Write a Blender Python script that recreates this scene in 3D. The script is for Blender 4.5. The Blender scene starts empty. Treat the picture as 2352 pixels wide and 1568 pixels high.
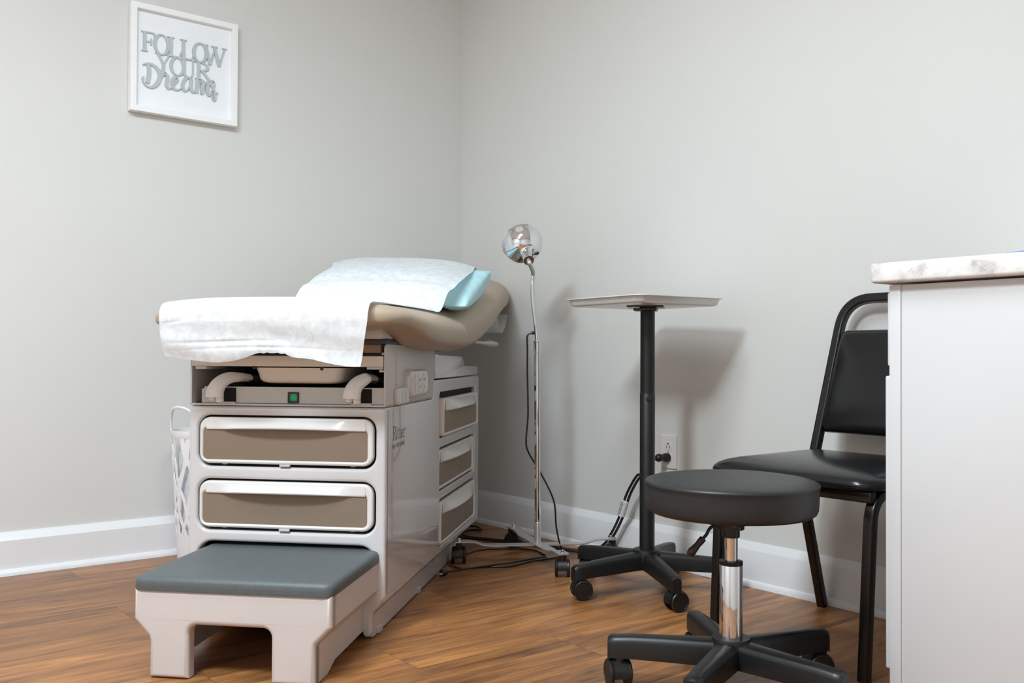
import bpy, bmesh, math, random
from mathutils import Vector, Matrix
from mathutils.geometry import tessellate_polygon
from math import sin, cos, pi, radians, sqrt, atan2

random.seed(7)
S = bpy.context.scene
COL = S.collection

# ------------------------------------------------------------------ materials
def lin(c):
    f = lambda v: v / 12.92 if v <= .04045 else ((v + .055) / 1.055) ** 2.4
    return tuple(f(x / 255) for x in c) + (1,)

def mat(name, rgb, rough=.5, metal=0, coat=0, var=.03, vscale=30, bump=0, bscale=200, spec=.5, trans=0, sheen=0):
    m = bpy.data.materials.new(name); m.use_nodes = True
    nt = m.node_tree; N = nt.nodes; L = nt.links
    b = N['Principled BSDF']
    c = lin(rgb)
    tc = N.new('ShaderNodeTexCoord')
    nz = N.new('ShaderNodeTexNoise'); nz.inputs['Scale'].default_value = vscale; nz.inputs['Detail'].default_value = 3
    L.new(tc.outputs['Object'], nz.inputs['Vector'])
    rp = N.new('ShaderNodeValToRGB')
    rp.color_ramp.elements[0].position = .3; rp.color_ramp.elements[1].position = .7
    rp.color_ramp.elements[0].color = tuple(x * (1 - var) for x in c[:3]) + (1,)
    rp.color_ramp.elements[1].color = tuple(min(1, x * (1 + var)) for x in c[:3]) + (1,)
    L.new(nz.outputs['Fac'], rp.inputs['Fac']); L.new(rp.outputs['Color'], b.inputs['Base Color'])
    b.inputs['Roughness'].default_value = rough; b.inputs['Metallic'].default_value = metal
    b.inputs['Coat Weight'].default_value = coat; b.inputs['Coat Roughness'].default_value = .035
    b.inputs['Specular IOR Level'].default_value = spec
    if trans:
        b.inputs['Subsurface Weight'].default_value = trans; b.inputs['Subsurface Radius'].default_value = (.02, .02, .02)
    if bump:
        n2 = N.new('ShaderNodeTexNoise'); n2.inputs['Scale'].default_value = bscale; n2.inputs['Detail'].default_value = 4
        L.new(tc.outputs['Object'], n2.inputs['Vector'])
        bp = N.new('ShaderNodeBump'); bp.inputs['Strength'].default_value = bump; bp.inputs['Distance'].default_value = .002
        L.new(n2.outputs['Fac'], bp.inputs['Height']); L.new(bp.outputs['Normal'], b.inputs['Normal'])
    return m

def floor_mat():
    m = bpy.data.materials.new('plank_floor'); m.use_nodes = True
    nt = m.node_tree; N = nt.nodes; L = nt.links; b = N['Principled BSDF']
    tc = N.new('ShaderNodeTexCoord'); sp = N.new('ShaderNodeSeparateXYZ'); L.new(tc.outputs['Object'], sp.inputs[0])
    def M(op, a, bb=None, c=None):
        n = N.new('ShaderNodeMath'); n.operation = op
        for i, v in enumerate((a, bb, c)):
            if v is None: continue
            if isinstance(v, (int, float)): n.inputs[i].default_value = v
            else: L.new(v, n.inputs[i])
        return n.outputs[0]
    X, Y = sp.outputs[0], sp.outputs[1]
    row_f = M('DIVIDE', M('ADD', Y, .025), -.196); row = M('FLOOR', row_f); fy = M('FRACT', row_f)
    sx = M('DIVIDE', M('ADD', M('ADD', X, 1.647), M('MULTIPLY', row, -.403)), 1.22)
    colm = M('FLOOR', sx); fx = M('FRACT', sx)
    pid = N.new('ShaderNodeCombineXYZ'); L.new(row, pid.inputs[0]); L.new(colm, pid.inputs[1])
    wn = N.new('ShaderNodeTexWhiteNoise'); L.new(pid.outputs[0], wn.inputs[0])
    # grain coordinates: stretched along X, shifted per plank
    gv = N.new('ShaderNodeCombineXYZ')
    L.new(M('ADD', M('MULTIPLY', X, .9), M('MULTIPLY', wn.outputs['Value'], 37)), gv.inputs[0]); L.new(M('MULTIPLY', Y, 9), gv.inputs[1])
    L.new(M('MULTIPLY', wn.outputs['Value'], 11), gv.inputs[2])
    n1 = N.new('ShaderNodeTexNoise'); n1.inputs['Scale'].default_value = 2.6; n1.inputs['Detail'].default_value = 7; n1.inputs['Roughness'].default_value = .62; n1.inputs['Distortion'].default_value = .9
    L.new(gv.outputs[0], n1.inputs['Vector'])
    r1 = N.new('ShaderNodeValToRGB'); e = r1.color_ramp.elements
    e[0].position = .27; e[0].color = lin((96, 65, 46)); e[1].position = .75; e[1].color = lin((190, 136, 84))
    k = e.new(.40); k.color = lin((138, 95, 64)); k = e.new(.55); k.color = lin((166, 115, 72))
    L.new(n1.outputs['Fac'], r1.inputs['Fac'])
    # broad blotches of darker figure
    gv2 = N.new('ShaderNodeCombineXYZ')
    L.new(M('ADD', M('MULTIPLY', X, 2.2), M('MULTIPLY', wn.outputs['Value'], 13)), gv2.inputs[0]); L.new(M('MULTIPLY', Y, 7), gv2.inputs[1])
    n2 = N.new('ShaderNodeTexNoise'); n2.inputs['Scale'].default_value = 1.2; n2.inputs['Detail'].default_value = 3
    L.new(gv2.outputs[0], n2.inputs['Vector'])
    r2 = N.new('ShaderNodeValToRGB'); r2.color_ramp.elements[0].position = .33; r2.color_ramp.elements[1].position = .55
    r2.color_ramp.elements[0].color = (.62, .58, .56, 1); r2.color_ramp.elements[1].color = (1, 1, 1, 1)
    L.new(n2.outputs['Fac'], r2.inputs['Fac'])
    mx = N.new('ShaderNodeMixRGB'); mx.blend_type = 'MULTIPLY'; mx.inputs[0].default_value = .85
    L.new(r1.outputs['Color'], mx.inputs[1]); L.new(r2.outputs['Color'], mx.inputs[2])
    # fine dark streaks
    gv3 = N.new('ShaderNodeCombineXYZ')
    L.new(M('ADD', M('MULTIPLY', X, 5), M('MULTIPLY', wn.outputs['Value'], 23)), gv3.inputs[0]); L.new(M('MULTIPLY', Y, 70), gv3.inputs[1])
    n3 = N.new('ShaderNodeTexNoise'); n3.inputs['Scale'].default_value = 1.3; n3.inputs['Detail'].default_value = 5; n3.inputs['Roughness'].default_value = .7
    L.new(gv3.outputs[0], n3.inputs['Vector'])
    r3 = N.new('ShaderNodeValToRGB'); r3.color_ramp.elements[0].position = .3; r3.color_ramp.elements[1].position = .48
    r3.color_ramp.elements[0].color = (.50, .45, .42, 1); r3.color_ramp.elements[1].color = (1, 1, 1, 1)
    L.new(n3.outputs['Fac'], r3.inputs['Fac'])
    mx2 = N.new('ShaderNodeMixRGB'); mx2.blend_type = 'MULTIPLY'; mx2.inputs[0].default_value = .95
    L.new(mx.outputs[0], mx2.inputs[1]); L.new(r3.outputs['Color'], mx2.inputs[2])
    # plank tone
    hs = N.new('ShaderNodeHueSaturation'); hs.inputs['Saturation'].default_value = 1.04
    L.new(M('ADD', M('MULTIPLY', wn.outputs['Value'], .32), .86), hs.inputs['Value']); L.new(mx2.outputs[0], hs.inputs['Color'])
    # seams
    ey = M('MINIMUM', fy, M('SUBTRACT', 1, fy)); ex = M('MINIMUM', fx, M('SUBTRACT', 1, fx))
    seam = M('MAXIMUM', M('LESS_THAN', ey, .005), M('LESS_THAN', ex, .0009))
    mx3 = N.new('ShaderNodeMixRGB'); L.new(M('MULTIPLY', seam, .55), mx3.inputs[0]); L.new(hs.outputs[0], mx3.inputs[1]); mx3.inputs[2].default_value = lin((70, 45, 32))
    L.new(mx3.outputs[0], b.inputs['Base Color'])
    b.inputs['Roughness'].default_value = .36; b.inputs['Specular IOR Level'].default_value = .4
    bp = N.new('ShaderNodeBump'); bp.inputs['Strength'].default_value = .12; bp.inputs['Distance'].default_value = .001
    L.new(n3.outputs['Fac'], bp.inputs['Height']); L.new(bp.outputs['Normal'], b.inputs['Normal'])
    return m

def marble_mat():
    m = bpy.data.materials.new('marble'); m.use_nodes = True
    nt = m.node_tree; N = nt.nodes; L = nt.links; b = N['Principled BSDF']
    tc = N.new('ShaderNodeTexCoord')
    n = N.new('ShaderNodeTexNoise'); n.inputs['Scale'].default_value = 11; n.inputs['Detail'].default_value = 8; n.inputs['Distortion'].default_value = 1.6; n.inputs['Roughness'].default_value = .62
    L.new(tc.outputs['Object'], n.inputs['Vector'])
    r = N.new('ShaderNodeValToRGB'); e = r.color_ramp.elements
    e[0].position = .30; e[0].color = lin((170, 164, 162)); e[1].position = .56; e[1].color = lin((234, 231, 229))
    k = e.new(.43); k.color = lin((220, 216, 214))
    L.new(n.outputs['Fac'], r.inputs['Fac']); L.new(r.outputs['Color'], b.inputs['Base Color'])
    b.inputs['Roughness'].default_value = .3
    return m

def paper_mat():
    m = bpy.data.materials.new('exam_paper'); m.use_nodes = True
    nt = m.node_tree; N = nt.nodes; L = nt.links; b = N['Principled BSDF']; out = N['Material Output']
    tc = N.new('ShaderNodeTexCoord')
    n = N.new('ShaderNodeTexNoise'); n.inputs['Scale'].default_value = 42; n.inputs['Detail'].default_value = 6; n.inputs['Roughness'].default_value = .65; n.inputs['Distortion'].default_value = .5
    L.new(tc.outputs['Object'], n.inputs['Vector'])
    r = N.new('ShaderNodeValToRGB'); e = r.color_ramp.elements
    e[0].position = .32; e[0].color = lin((214, 216, 219)); e[1].position = .66; e[1].color = lin((240, 243, 246))
    L.new(n.outputs['Fac'], r.inputs['Fac']); L.new(r.outputs['Color'], b.inputs['Base Color'])
    b.inputs['Roughness'].default_value = .75; b.inputs['Specular IOR Level'].default_value = .25
    bp = N.new('ShaderNodeBump'); bp.inputs['Strength'].default_value = .25; bp.inputs['Distance'].default_value = .002
    L.new(n.outputs['Fac'], bp.inputs['Height']); L.new(bp.outputs['Normal'], b.inputs['Normal'])
    t = N.new('ShaderNodeBsdfTranslucent'); t.inputs['Color'].default_value = lin((240, 244, 247))
    mx = N.new('ShaderNodeMixShader'); mx.inputs[0].default_value = .18
    L.new(b.outputs[0], mx.inputs[1]); L.new(t.outputs[0], mx.inputs[2]); L.new(mx.outputs[0], out.inputs[0])
    return m

def switch_mat():
    m = bpy.data.materials.new('green_lit_rocker'); m.use_nodes = True
    nt = m.node_tree; N = nt.nodes; L = nt.links; b = N['Principled BSDF']
    tc = N.new('ShaderNodeTexCoord'); g = N.new('ShaderNodeTexGradient'); g.gradient_type = 'SPHERICAL'
    mp = N.new('ShaderNodeMapping'); mp.inputs['Location'].default_value = (.2465 * 70, .0 * 70, -.610 * 70); mp.inputs['Scale'].default_value = (70, 70, 70)
    L.new(tc.outputs['Object'], mp.inputs[0]); L.new(mp.outputs[0], g.inputs[0])
    r = N.new('ShaderNodeValToRGB'); e = r.color_ramp.elements
    e[0].position = .05; e[0].color = lin((8, 66, 46)); e[1].position = .95; e[1].color = lin((70, 240, 150))
    k = e.new(.55); k.color = lin((8, 140, 74))
    L.new(g.outputs['Fac'], r.inputs['Fac']); L.new(r.outputs[0], b.inputs['Emission Color']); b.inputs['Emission Strength'].default_value = .9
    b.inputs['Base Color'].default_value = lin((5, 50, 34)); b.inputs['Roughness'].default_value = .3
    return m

def emit_mat(name, s):
    m = bpy.data.materials.new(name); m.use_nodes = True
    b = m.node_tree.nodes['Principled BSDF']; b.inputs['Emission Color'].default_value = (.9, .96, 1, 1); b.inputs['Emission Strength'].default_value = s
    return m

WALL = mat('wall_paint', (216, 215, 212), .55, var=.008, vscale=3, bump=.06, bscale=350, spec=.3)
TRIM = mat('white_trim_paint', (231, 231, 233), .32, var=.012, vscale=8, spec=.5)
CEIL = mat('ceiling_white', (238, 238, 236), .8, var=.01)
FLOOR = floor_mat()
BODY = mat('moulded_grey_plastic', (208, 204, 205), .09, coat=1.0, var=.012, vscale=6)
BODYM = mat('painted_sheet_metal', (200, 197, 196), .35, var=.012, vscale=6)
STEPP = mat('matte_grey_plastic', (201, 192, 189), .5, var=.02, vscale=9)
FACE = mat('white_drawer_plastic', (226, 222, 219), .22, coat=.2, var=.01)
TAN = mat('taupe_panel', (133, 115, 98), .5, var=.012, vscale=12, bump=.05, bscale=600)
MATG = mat('slate_rubber_mat', (84, 90, 92), .45, var=.05, vscale=60, bump=.35, bscale=420)
CUSH = mat('taupe_vinyl', (172, 154, 134), .42, var=.025, vscale=9, bump=.05, bscale=260, spec=.45)
CREAM = mat('cream_rail', (226, 216, 204), .4, var=.012)
BROWN = mat('brown_board', (160, 134, 112), .6, var=.05, vscale=15)
PANW = mat('white_pan', (222, 214, 206), .3, var=.01)
GREYP = mat('grey_panel', (196, 194, 191), .4, var=.012)
DARK = mat('recess_shade', (22, 21, 21), .8, var=.05)  # near-black colour stands in for shade inside recesses and slots
DGREY = mat('shaded_grey', (58, 57, 58), .5, var=.05)  # dark grey carries the shade of under-top gaps and stirrup arms
BLACK = mat('black_plastic', (23, 23, 24), .38, var=.06, vscale=25, bump=.05, bscale=500)
BLACKM = mat('black_paint_metal', (16, 16, 17), .28, var=.06, vscale=25)
POLEB = mat('black_powder_coat', (17, 17, 18), .48, var=.06, vscale=20)
VINYL = mat('black_vinyl', (35, 36, 38), .44, var=.06, vscale=30, bump=.12, bscale=420)
VINYLG = mat('glossy_black_vinyl', (15, 16, 19), .24, var=.06, vscale=30, bump=.05, bscale=300)
CHROME = mat('chrome', (226, 227, 230), .06, metal=1, var=.01)
STEEL = mat('brushed_steel', (208, 208, 208), .30, metal=.7, var=.03, vscale=40)
ALU = mat('stainless_tray', (228, 228, 228), .25, metal=.2, var=.02)
CAB = mat('cabinet_white', (209, 208, 209), .42, var=.008, vscale=4)
MARBLE = marble_mat()
PAPER = paper_mat()
BLUE = mat('pale_blue_pillow', (190, 233, 240), .6, var=.04, vscale=18, bump=.4, bscale=45)
WHITEP = mat('white_plastic', (238, 236, 238), .35, var=.012)
OUTW = mat('outlet_white', (226, 220, 218), .3, var=.01)
IVORY = mat('ivory_receptacle', (226, 218, 210), .35, var=.01)
FRAMEW = mat('white_frame_paint', (244, 244, 245), .4, var=.01)
BOARD = mat('white_board', (240, 242, 245), .6, var=.008)
LETTER = mat('grey_letter', (186, 194, 198), .55, var=.03)
LETTERD = mat('grey_logo_ink', (62, 62, 64), .5, var=.03)
COPPER = mat('brown_socket_inside', (150, 98, 66), .5, var=.05)
WHITED = mat('white_vent_light', (250, 250, 250), .5, var=.0)
LINER = mat('white_waste_bag', (226, 227, 232), .4, var=.12, vscale=25, bump=.5, bscale=30)
TAGP = mat('white_cable_tag', (228, 228, 230), .5, var=.01)
TAGI = mat('tag_print', (96, 96, 98), .6, var=.02)
BLUEINK = mat('blue_print', (96, 122, 214), .5, var=.1, vscale=90)
GRIP = mat('dark_brown_grip', (38, 27, 24), .4, var=.05)
SWITCH = switch_mat()
PANEL = emit_mat('panel_light', 3.0)

# ------------------------------------------------------------------ mesh builder
class MB:
    def __init__(s): s.v = []; s.f = []; s.m = []; s.cur = 0; s.wn = False
    def add(s, vs, fs, M=None):
        o = len(s.v)
        for p in vs:
            p = Vector(p)
            if M is not None: p = M @ p
            s.v.append(p)
        for f in fs: s.f.append([i + o for i in f]); s.m.append(s.cur)
        return s
    def box(s, x0, y0, z0, x1, y1, z1, bev=0, seg=2, M=None):
        bm = bmesh.new()
        vs = [bm.verts.new(p) for p in ((x0,y0,z0),(x1,y0,z0),(x1,y1,z0),(x0,y1,z0),(x0,y0,z1),(x1,y0,z1),(x1,y1,z1),(x0,y1,z1))]
        for f in ((3,2,1,0),(4,5,6,7),(0,1,5,4),(1,2,6,5),(2,3,7,6),(3,0,4,7)): bm.faces.new([vs[i] for i in f])
        if bev: bmesh.ops.bevel(bm, geom=bm.edges[:], offset=bev, segments=seg, affect='EDGES', profile=.5)
        bm.verts.index_update()
        s.add([v.co.copy() for v in bm.verts], [[v.index for v in f.verts] for f in bm.faces], M); bm.free(); return s
    def prism(s, poly, d0, d1, mp, bev=0):
        # poly in 2D (CCW), extruded between d0 and d1 ; mp(u,v,d)->3D
        bm = bmesh.new(); n = len(poly)
        a = [bm.verts.new(mp(u, v, d0)) for u, v in poly]; b = [bm.verts.new(mp(u, v, d1)) for u, v in poly]
        bm.faces.new(a[::-1]); bm.faces.new(b)
        for i in range(n): bm.faces.new((a[i], a[(i+1) % n], b[(i+1) % n], b[i]))
        bmesh.ops.recalc_face_normals(bm, faces=bm.faces[:])
        if bev:
            ed = [e for e in bm.edges if len(e.link_faces) == 2 and e.calc_face_angle(0) > radians(25)]
            bmesh.ops.bevel(bm, geom=ed, offset=bev, segments=2, affect='EDGES', profile=.5)
        bmesh.ops.triangulate(bm, faces=[f for f in bm.faces if len(f.verts) > 4])
        bm.verts.index_update()
        s.add([v.co.copy() for v in bm.verts], [[v.index for v in f.verts] for f in bm.faces]); bm.free(); return s
    def loft(s, rings, closed=True, cap0=True, cap1=True, loop=False):
        n = len(rings[0]); vs = [p for r in rings for p in r]; fs = []
        R = len(rings)
        for i in range(R if loop else R - 1):
            i2 = (i + 1) % R
            for j in range(n if closed else n - 1):
                k = (j + 1) % n
                fs.append((i*n+j, i*n+k, i2*n+k, i2*n+j))
        if closed and not loop:
            if cap0: fs.append(list(range(n))[::-1])
            if cap1: fs.append([(R-1)*n + j for j in range(n)])
        return s.add(vs, fs)
    def tube(s, path, r, seg=12, caps=True, loop=False):
        return s.sweep(path, None, r, seg, caps, loop)
    def sweep(s, path, sec, r=1, seg=12, caps=True, loop=False, up=None):
        P = [Vector(p) for p in path]; n = len(P); rings = []
        if sec is None: sec = [(cos(2*pi*i/seg), sin(2*pi*i/seg)) for i in range(seg)]
        nrm = None
        for i in range(n):
            a = P[i-1] if (i > 0 or loop) else P[i]; b = P[(i+1) % n] if (i < n-1 or loop) else P[i]
            t = (b - a).normalized()
            if nrm is None:
                u = Vector(up) if up else (Vector((0,0,1)) if abs(t.z) < .9 else Vector((1,0,0)))
                nrm = (u - t * u.dot(t)).normalized()
            else:
                nrm = (nrm - t * nrm.dot(t)).normalized()
            bn = t.cross(nrm)
            rr = r[i] if isinstance(r, (list, tuple)) else r
            sc = 1
            if 0 < i < n-1 and not loop:
                c = (P[i]-P[i-1]).normalized().dot((P[i+1]-P[i]).normalized()); sc = 1 / max(.6, sqrt(max(.0, (1 + c) / 2)))
            rings.append([P[i] + bn * (x * rr) + nrm * (y * rr) for x, y in sec])
        s.loft(rings, True, caps, caps, loop); return s
    def lathe(s, prof, seg=32, M=None, arc=2*pi, start=0):
        # prof list of (r,z)
        full = abs(arc - 2*pi) < 1e-6; vs = []; fs = []; n = len(prof); K = seg if full else seg + 1
        for k in range(K):
            a = start + arc * k / seg
            for r, z in prof: vs.append((r * cos(a), r * sin(a), z))
        for k in range(seg):
            k2 = (k + 1) % K
            for j in range(n - 1): fs.append((k*n+j, k2*n+j, k2*n+j+1, k*n+j+1))
        return s.add(vs, fs, M)
    def plate(s, outer, holes, depth, bev, mp, n=3, back=False):
        s.wn = True
        def area(l): return sum(l[i][0]*l[(i+1)%len(l)][1] - l[(i+1)%len(l)][0]*l[i][1] for i in range(len(l))) / 2
        loops = []
        for k, l in enumerate([outer] + list(holes)):
            l = [tuple(p) for p in l]
            if (area(l) > 0) != (k == 0): l = l[::-1]
            loops.append(l)
        def offs(l, d):
            o = []; m = len(l)
            for i in range(m):
                p0, p1, p2 = Vector(l[i-1]), Vector(l[i]), Vector(l[(i+1) % m])
                e1 = (p1 - p0).normalized(); e2 = (p2 - p1).normalized()
                n1 = Vector((-e1.y, e1.x)); n2 = Vector((-e2.y, e2.x)); b = n1 + n2
                den = max(.35, 1 + n1.dot(n2)); o.append(tuple(p1 + b * (d / den)))
            return o
        steps = [(bev * (1 - sin(pi/2*i/n)), bev * (1 - cos(pi/2*i/n))) for i in range(n + 1)] if bev else [(0, 0)]
        base = len(s.v); front = []
        for l in loops:
            m = len(l); rings = []
            for ins, w in steps: rings.append([mp(u, v, -w) for u, v in offs(l, ins)])
            rings.append([mp(u, v, -depth) for u, v in l])
            st = len(s.v)
            vs = [p for r in rings for p in r]; fs = []
            for i in range(len(rings) - 1):
                for j in range(m): fs.append((i*m+j, (i+1)*m+j, (i+1)*m+(j+1) % m, i*m+(j+1) % m))
            s.add(vs, fs); front.append((st, offs(l, steps[0][0]), st + (len(rings)-1)*m, l))
        def fill(which, flip):
            idx = []; polys = []
            for st, fl, bst, l in front:
                pts = fl if which == 0 else l
                polys.append([Vector((u, v, 0)) for u, v in pts]); idx += [(st if which == 0 else bst) + i for i in range(len(pts))]
            flat = [p for l in polys for p in l]
            for t in tessellate_polygon(polys):
                a, b, c = t
                ar = (flat[b]-flat[a]).cross(flat[c]-flat[a]).z
                if abs(ar) < 1e-12: continue
                tri = [idx[i] for i in t]
                if (ar < 0) != flip: tri = tri[::-1]
                s.f.append(tri); s.m.append(s.cur)
        fill(0, False)
        if back: fill(1, True)
        return s
    def build(s, name, mats, parent=None, smooth=38, recalc=False):
        if not isinstance(mats, (list, tuple)): mats = [mats]
        me = bpy.data.meshes.new(name)
        me.from_pydata([tuple(p) for p in s.v], [], s.f)
        for m in mats: me.materials.append(m)
        for p, k in zip(me.polygons, s.m): p.material_index = k; p.use_smooth = True
        if recalc:
            bm = bmesh.new(); bm.from_mesh(me); bmesh.ops.recalc_face_normals(bm, faces=bm.faces[:]); bm.to_mesh(me); bm.free()
            for p in me.polygons: p.use_smooth = True
        me.set_sharp_from_angle(angle=radians(smooth))
        o = bpy.data.objects.new(name, me); COL.objects.link(o)
        if parent is not None: o.parent = parent
        if s.wn:
            m_ = o.modifiers.new('weighted_normals', 'WEIGHTED_NORMAL'); m_.keep_sharp = True; m_.weight = 100
        return o

def rrect(x0, y0, x1, y1, r, n=5):
    p = []
    for cx, cy, a in ((x1-r, y1-r, 0), (x0+r, y1-r, 90), (x0+r, y0+r, 180), (x1-r, y0+r, 270)):
        for i in range(n + 1):
            t = radians(a + 90*i/n); p.append((cx + r*cos(t), cy + r*sin(t)))
    return p

def spline(pts, n=8, closed=False):
    P = [Vector(p) for p in pts]; o = []; m = len(P)
    for i in range(m if closed else m - 1):
        if closed: a, b, c, d = P[i-1], P[i], P[(i+1) % m], P[(i+2) % m]
        else: a, b, c, d = P[max(0, i-1)], P[i], P[i+1], P[min(m-1, i+2)]
        for k in range(n):
            t = k / n
            o.append(.5*((2*b) + (c-a)*t + (2*a-5*b+4*c-d)*t*t + (3*b-a-3*c+d)*t**3))
    if not closed: o.append(P[-1])
    return o

def rsec(w, h, r, n=3):  # rounded rectangle section
    return rrect(-w/2, -h/2, w/2, h/2, r, n)

def fillet(pts, r, n=6):
    P = [Vector(p) for p in pts]; o = [P[0]]
    for i in range(1, len(P)-1):
        a = (P[i-1]-P[i]); b = (P[i+1]-P[i]); ra = min(r, a.length*.49, b.length*.49)
        p0 = P[i] + a.normalized()*ra; p2 = P[i] + b.normalized()*ra
        for k in range(n+1):
            t = k/n; o.append(p0*(1-t)**2 + P[i]*2*t*(1-t) + p2*t*t)
    o.append(P[-1]); return o

def lerpc(x, tab):  # smooth table lookup
    if x <= tab[0][0]: return tab[0][1]
    if x >= tab[-1][0]: return tab[-1][1]
    for i in range(len(tab)-1):
        if tab[i][0] <= x <= tab[i+1][0]:
            x0, y0 = tab[i]; x1, y1 = tab[i+1]
            def sl(j):
                if j <= 0: return (tab[1][1]-tab[0][1])/(tab[1][0]-tab[0][0])
                if j >= len(tab)-1: return (tab[-1][1]-tab[-2][1])/(tab[-1][0]-tab[-2][0])
                return (tab[j+1][1]-tab[j-1][1])/(tab[j+1][0]-tab[j-1][0])
            h = x1-x0; t = (x-x0)/h; m0 = sl(i)*h; m1 = sl(i+1)*h
            return (2*t**3-3*t*t+1)*y0 + (t**3-2*t*t+t)*m0 + (-2*t**3+3*t*t)*y1 + (t**3-t*t)*m1

def tag(o, label, cat=None, group=None):
    o['label'] = label
    if cat: o['category'] = cat
    if group: o['group'] = group
    return o

def thing(name, label, cat, loc=(0,0,0), rz=0, group=None):
    o = bpy.data.objects.new(name, None); COL.objects.link(o)
    o.location = loc; o.rotation_euler = (0, 0, rz); o.empty_display_size = .05
    return tag(o, label, cat, group)

def struct(o): o['kind'] = 'structure'; return o

def AX(p, d):  # matrix taking local z to direction d at p
    d = Vector(d).normalized()
    return Matrix.Translation(Vector(p)) @ d.to_track_quat('Z', 'Y').to_matrix().to_4x4()

# ------------------------------------------------------------------ room
RX = -.006   # right wall plane x
LY = .010    # left wall plane y
X0, Y0, HC = -4.3, -4.4, 2.6
struct(MB().box(X0-.1, Y0-.1, -.06, .1, .1, 0).build('floor', FLOOR))
struct(MB().box(X0-.1, Y0-.1, HC, .1, .1, HC+.08).build('ceiling', CEIL))
struct(MB().box(X0-.1, LY, 0, .1, LY+.1, HC).build('wall_left', WALL))
struct(MB().box(RX, Y0-.1, 0, RX+.1, LY+.1, HC).build('wall_right', WALL))
struct(MB().box(X0-.1, Y0-.1, 0, X0, .1, HC).build('wall_far_left', WALL))
struct(MB().box(X0-.1, Y0-.1, 0, .1, Y0, HC).build('wall_near', WALL))

def base_profile(mp, a0, a1):
    # flat board with chamfered cap and quarter round at the floor; d = distance from wall
    prof = [(0, 0), (.030, 0), (.0295, .007), (.0275, .013), (.0235, .018), (.0185, .020), (.0185, .112), (.0175, .1145), (.004, .1365), (0, .137)]
    mb = MB(); rings = [[mp(a, d, z) for d, z in prof] for a in (a0, a1)]
    mb.loft(rings); return mb
struct(base_profile(lambda a, d, z: (a, LY - d*1.33, z), X0, -.012).build('baseboard_left', TRIM, recalc=True, smooth=25))
struct(base_profile(lambda a, d, z: (RX - d*.8, a, z), -.016, Y0).build('baseboard_right', TRIM, recalc=True, smooth=25))

# two recessed ceiling light panels (out of frame overhead) with real lamps in them
def ceiling_panel(cx, cy, w, l, power, label):
    t = thing('ceiling_light', label, 'ceiling light', (cx, cy, HC), 0, 'recessed ceiling light panels')
    f = MB(); f.plate(rrect(-w/2-.03, -l/2-.03, w/2+.03, l/2+.03, .004, 1), [rrect(-w/2, -l/2, w/2, l/2, .004, 1)], .02, .002, lambda u, v, d: (u, v, -.02 - d))
    f.build('frame', FRAMEW, t)
    MB().box(-w/2, -l/2, -.012, w/2, l/2, -.008).build('diffuser', PANEL, t)
    ld = bpy.data.lights.new('panel_lamp', 'AREA'); ld.shape = 'RECTANGLE'; ld.size = w; ld.size_y = l; ld.energy = power; ld.color = (.80, .925, 1.0)
    lo = bpy.data.objects.new('panel_lamp', ld); COL.objects.link(lo); lo.parent = t; lo.location = (0, 0, -.03)
ceiling_panel(-3.0, -2.35, .75, .42, 102, 'recessed white ceiling light panel above the camera side of the room')
ceiling_panel(-1.80, -1.95, .9, .42, 27, 'recessed white ceiling light panel above the middle of the room')

# ------------------------------------------------------------------ picture
RIB = 0
def ribbon(mb, pts, ws, th, mp):
    """flat stroke of varying width: pts 2D, ws widths, extruded th; mp(u,v,d)"""
    P = [Vector(p) for p in pts]; n = len(P); Lf = []; Rt = []
    for i in range(n):
        t = (P[min(n-1, i+1)] - P[max(0, i-1)]).normalized(); nn = Vector((-t.y, t.x))
        w = ws[i] / 2 if isinstance(ws, (list, tuple)) else ws / 2
        Lf.append(P[i] + nn*w); Rt.append(P[i] - nn*w)
    global RIB
    RIB += 1; th = th + .00006*(RIB % 23)
    vs = []; fs = []
    for i in range(n):
        for q in (Lf[i], Rt[i]):
            vs.append(mp(q.x, q.y, th + 2e-5*i)); vs.append(mp(q.x, q.y, 0))
    for i in range(n-1):
        a, b = 4*i, 4*(i+1)
        fs += [(a, a+2, b+2, b), (a, b, b+1, a+1), (a+2, a+3, b+3, b+2)]
    fs += [(0, 1, 3, 2), (4*(n-1), 4*(n-1)+2, 4*(n-1)+3, 4*(n-1)+1)]
    mb.add(vs, fs)

def arc2(cx, cy, rx, ry, a0, a1, n=20):
    return [(cx + rx*cos(radians(a0+(a1-a0)*i/n)), cy + ry*sin(radians(a0+(a1-a0)*i/n))) for i in range(n+1)]

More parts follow.
